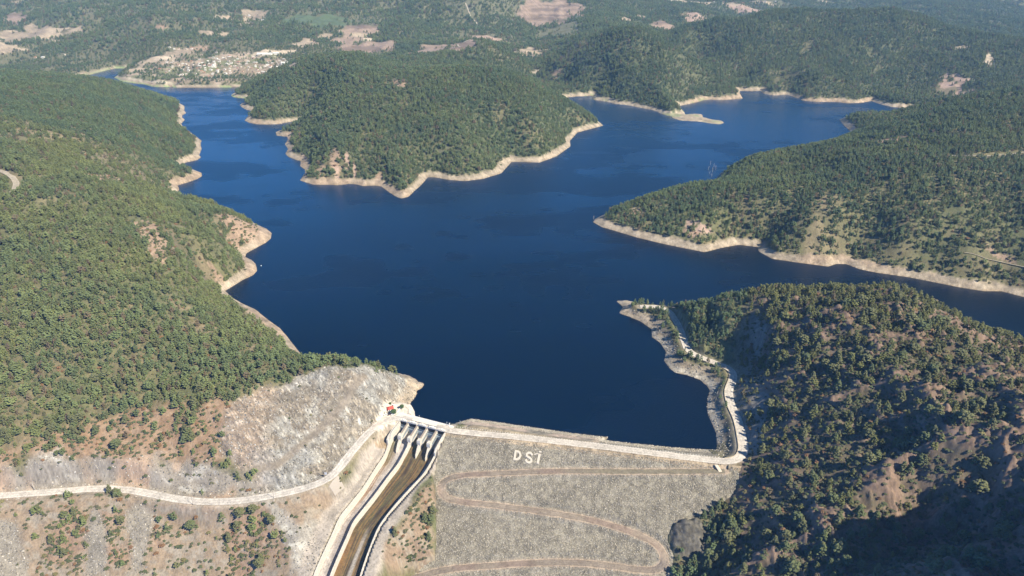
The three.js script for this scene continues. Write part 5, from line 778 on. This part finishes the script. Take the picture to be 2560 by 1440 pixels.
const spotOf = (t) => { const at = placeOf(t), [sx, sy] = [t.sx, t.sy], road = along(ROADS[0].line, t.x, t.z)[0];
  if (at === 'abutment') { if (polyDist(DAM_EDGE, t.x, t.z) < 30) return 'at the right edge of the dam face'; if (along(ROADS[1].line, t.x, t.z)[0] < 32) return 'just above the lakeside road right of the dam'; if (sy < 790) return 'on the lakeward crest of the rocky right hill'; if (sx > 2250 && sy > 1150) return 'in the shaded hollow at the bottom right corner'; if (sx > 2250) return 'among brown crags on the right of the rocky hill'; if (sy > 1250) return 'on the lowest slope of the rocky hill, below the dam'; if (sy > 1000) return 'halfway up the rocky hill, level with the dam crest'; return 'on the upper slope of the rocky hill above the lakeside road'; }
  if (at === 'roadside') { const third = sx < 250 ? 'left end' : sx < 500 ? 'middle' : 'right end'; return road < 18 ? `close under the left road, by its ${third}` : `on the eroded slope below the ${third} of the left road`; }
  if (at === 'redslope') return sx < 300 ? 'on red earth above the left end of the left road' : 'on red earth left of the grey rock slope';
  if (at === 'chute') return 'on the scrubby strip between chute and dam'; if (at === 'shoreline') return 'on the rocky bank between lake and lakeside road'; if (at === 'right') return 'on the wooded hill across the lake at right';
  if (QUARRY(t.x, t.z) > 0.4) return 'alone on the grey quarried rock slope'; if (CUTTING(t.x, t.z) > 0.4) return 'on the grey rock cutting above the left road'; if (sx > 740) return 'on the crest of the grey rock slope by the lake';
  return sy > 900 ? 'low on the wooded left hillside' : sx < 400 ? 'high on the wooded left hillside' : 'near the lake on the wooded left hillside'; };
(function plant() {
  const hueName = ['mid green', 'fresh green', 'light green', 'dark green', 'yellowish green', 'grey green'], tones = [[0.060, 0.082, 0.036], [0.072, 0.092, 0.040], [0.085, 0.103, 0.045], [0.050, 0.070, 0.031], [0.098, 0.105, 0.048], [0.066, 0.074, 0.034]].map((c) => std(...c, 0.9)), bark = std(0.14, 0.10, 0.075, 0.95);
  const shapes = FINE.map((f, i) => { const g = new THREE.Group(); part(g, 'trunk', TRUNKS[i % 2], bark); part(g, 'crown', f, tones[0]); return g; });
  for (const t of pick(trees, 296, (q) => q.h / q.f)) {
    const o = shapes[t.v].clone(), c = leafTone(t); o.children[1].material = tones.reduce((best, m) => (Math.abs(m.color.r - c[0]) + Math.abs(m.color.g - c[1]) < Math.abs(best.color.r - c[0]) + Math.abs(best.color.g - c[1]) ? m : best));
    o.position.set(t.x, t.y - 0.3, t.z); o.rotation.y = t.turn; o.scale.set(t.w, t.h, t.w); const where = spotOf(t), kind = `${t.h > 12 ? 'tall' : t.h < 7.5 ? 'small' : 'middling'} ${hueName[tones.indexOf(o.children[1].material)]}`;
    tag(put(o, 'pine_tree'), `${kind} pine ${where}`, 'tree', `${kind} pines ${where}`);
  }
  const green = [[0.062, 0.076, 0.034], [0.085, 0.085, 0.048], [0.12, 0.11, 0.05], [0.15, 0.085, 0.045], [0.048, 0.062, 0.03]].map((c) => std(...c, 0.95)), hue = ['green', 'dull green', 'yellowish green', 'reddish brown', 'dark green'];
  for (const t of pick(shrubs, 280, (q) => Math.sqrt(q.h * q.w) / q.f * (placeOf(q) === 'abutment' ? 0.8 : 1.15))) {
    const o = new THREE.Mesh(BUSHES[t.v], green[0]), c = bushTone(t), k = t.tint > 0.93 ? 3 : t.tint > 0.8 ? 2 : t.tint > 0.35 ? (c[0] < 0.05 ? 4 : 0) : 1; o.material = green[k];
    o.position.set(t.x, t.y, t.z); o.rotation.y = t.turn; o.scale.set(t.w, t.h, t.w); const where = spotOf(t), kind = `${t.w > 3.2 ? 'broad' : 'low'} ${hue[k]}`;
    tag(put(o, 'shrub'), `${kind} shrub ${where}`, 'shrub', `${kind} shrubs ${where}`);
  }
  const o = new THREE.Object3D(), c = new THREE.Color();
  const mass = (list, shapesOf, name, label, tone) => {
    if (!list.length) return; const g = new THREE.Group(); g.name = numbered(name); g.userData = { kind: 'stuff', label, category: name.replace('_', ' ') };
    shapesOf.forEach((shape, v) => {
      const mine = list.filter((t) => t.v === v); if (!mine.length) return; const m = new THREE.InstancedMesh(shape, LEAF, mine.length); m.name = name === 'scrub' ? 'shrubs' : 'trees'; m.castShadow = m.receiveShadow = true; m.userData.kind = 'stuff';
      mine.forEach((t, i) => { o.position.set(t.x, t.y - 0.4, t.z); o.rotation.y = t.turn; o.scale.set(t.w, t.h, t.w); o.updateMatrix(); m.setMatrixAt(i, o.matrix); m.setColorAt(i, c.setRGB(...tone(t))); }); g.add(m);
    });
    scene.add(g);
  };
  const rest = trees.filter((t) => !t.single), REGION = { left: 'pine forest covering the hillside left of the lake', peninsula: 'pine forest covering the peninsula in the middle of the lake', right: 'pine forest on the hill right of the lake, beyond the narrow arm', abutment: 'open pine wood on the rocky hill right of the dam', far_right: 'bluish pine forest on the hills behind the right arm of the lake', village: 'mixed wood and scattered trees around the far village', far: 'hazy forest on the farthest hills at the top' };
  for (const [key, label] of Object.entries(REGION)) mass(rest.filter((t) => regionOf(t.x, t.z) === key), whole, 'pine_forest', label, leafTone);
  const low = shrubs.filter((t) => !t.single), bushes = BUSHES.map((b) => white(b.clone(), [1, 1, 1]));
  mass(low.filter((t) => t.x > 150), bushes, 'scrub', 'dark scrub covering the hills right of the dam', bushTone);
  mass(low.filter((t) => t.x <= 150), bushes, 'scrub', 'scattered scrub on the slopes left of the dam', bushTone);
  console.log('trees', trees.length, 'shrubs', shrubs.length);
})();
renderer.render(scene, camera);
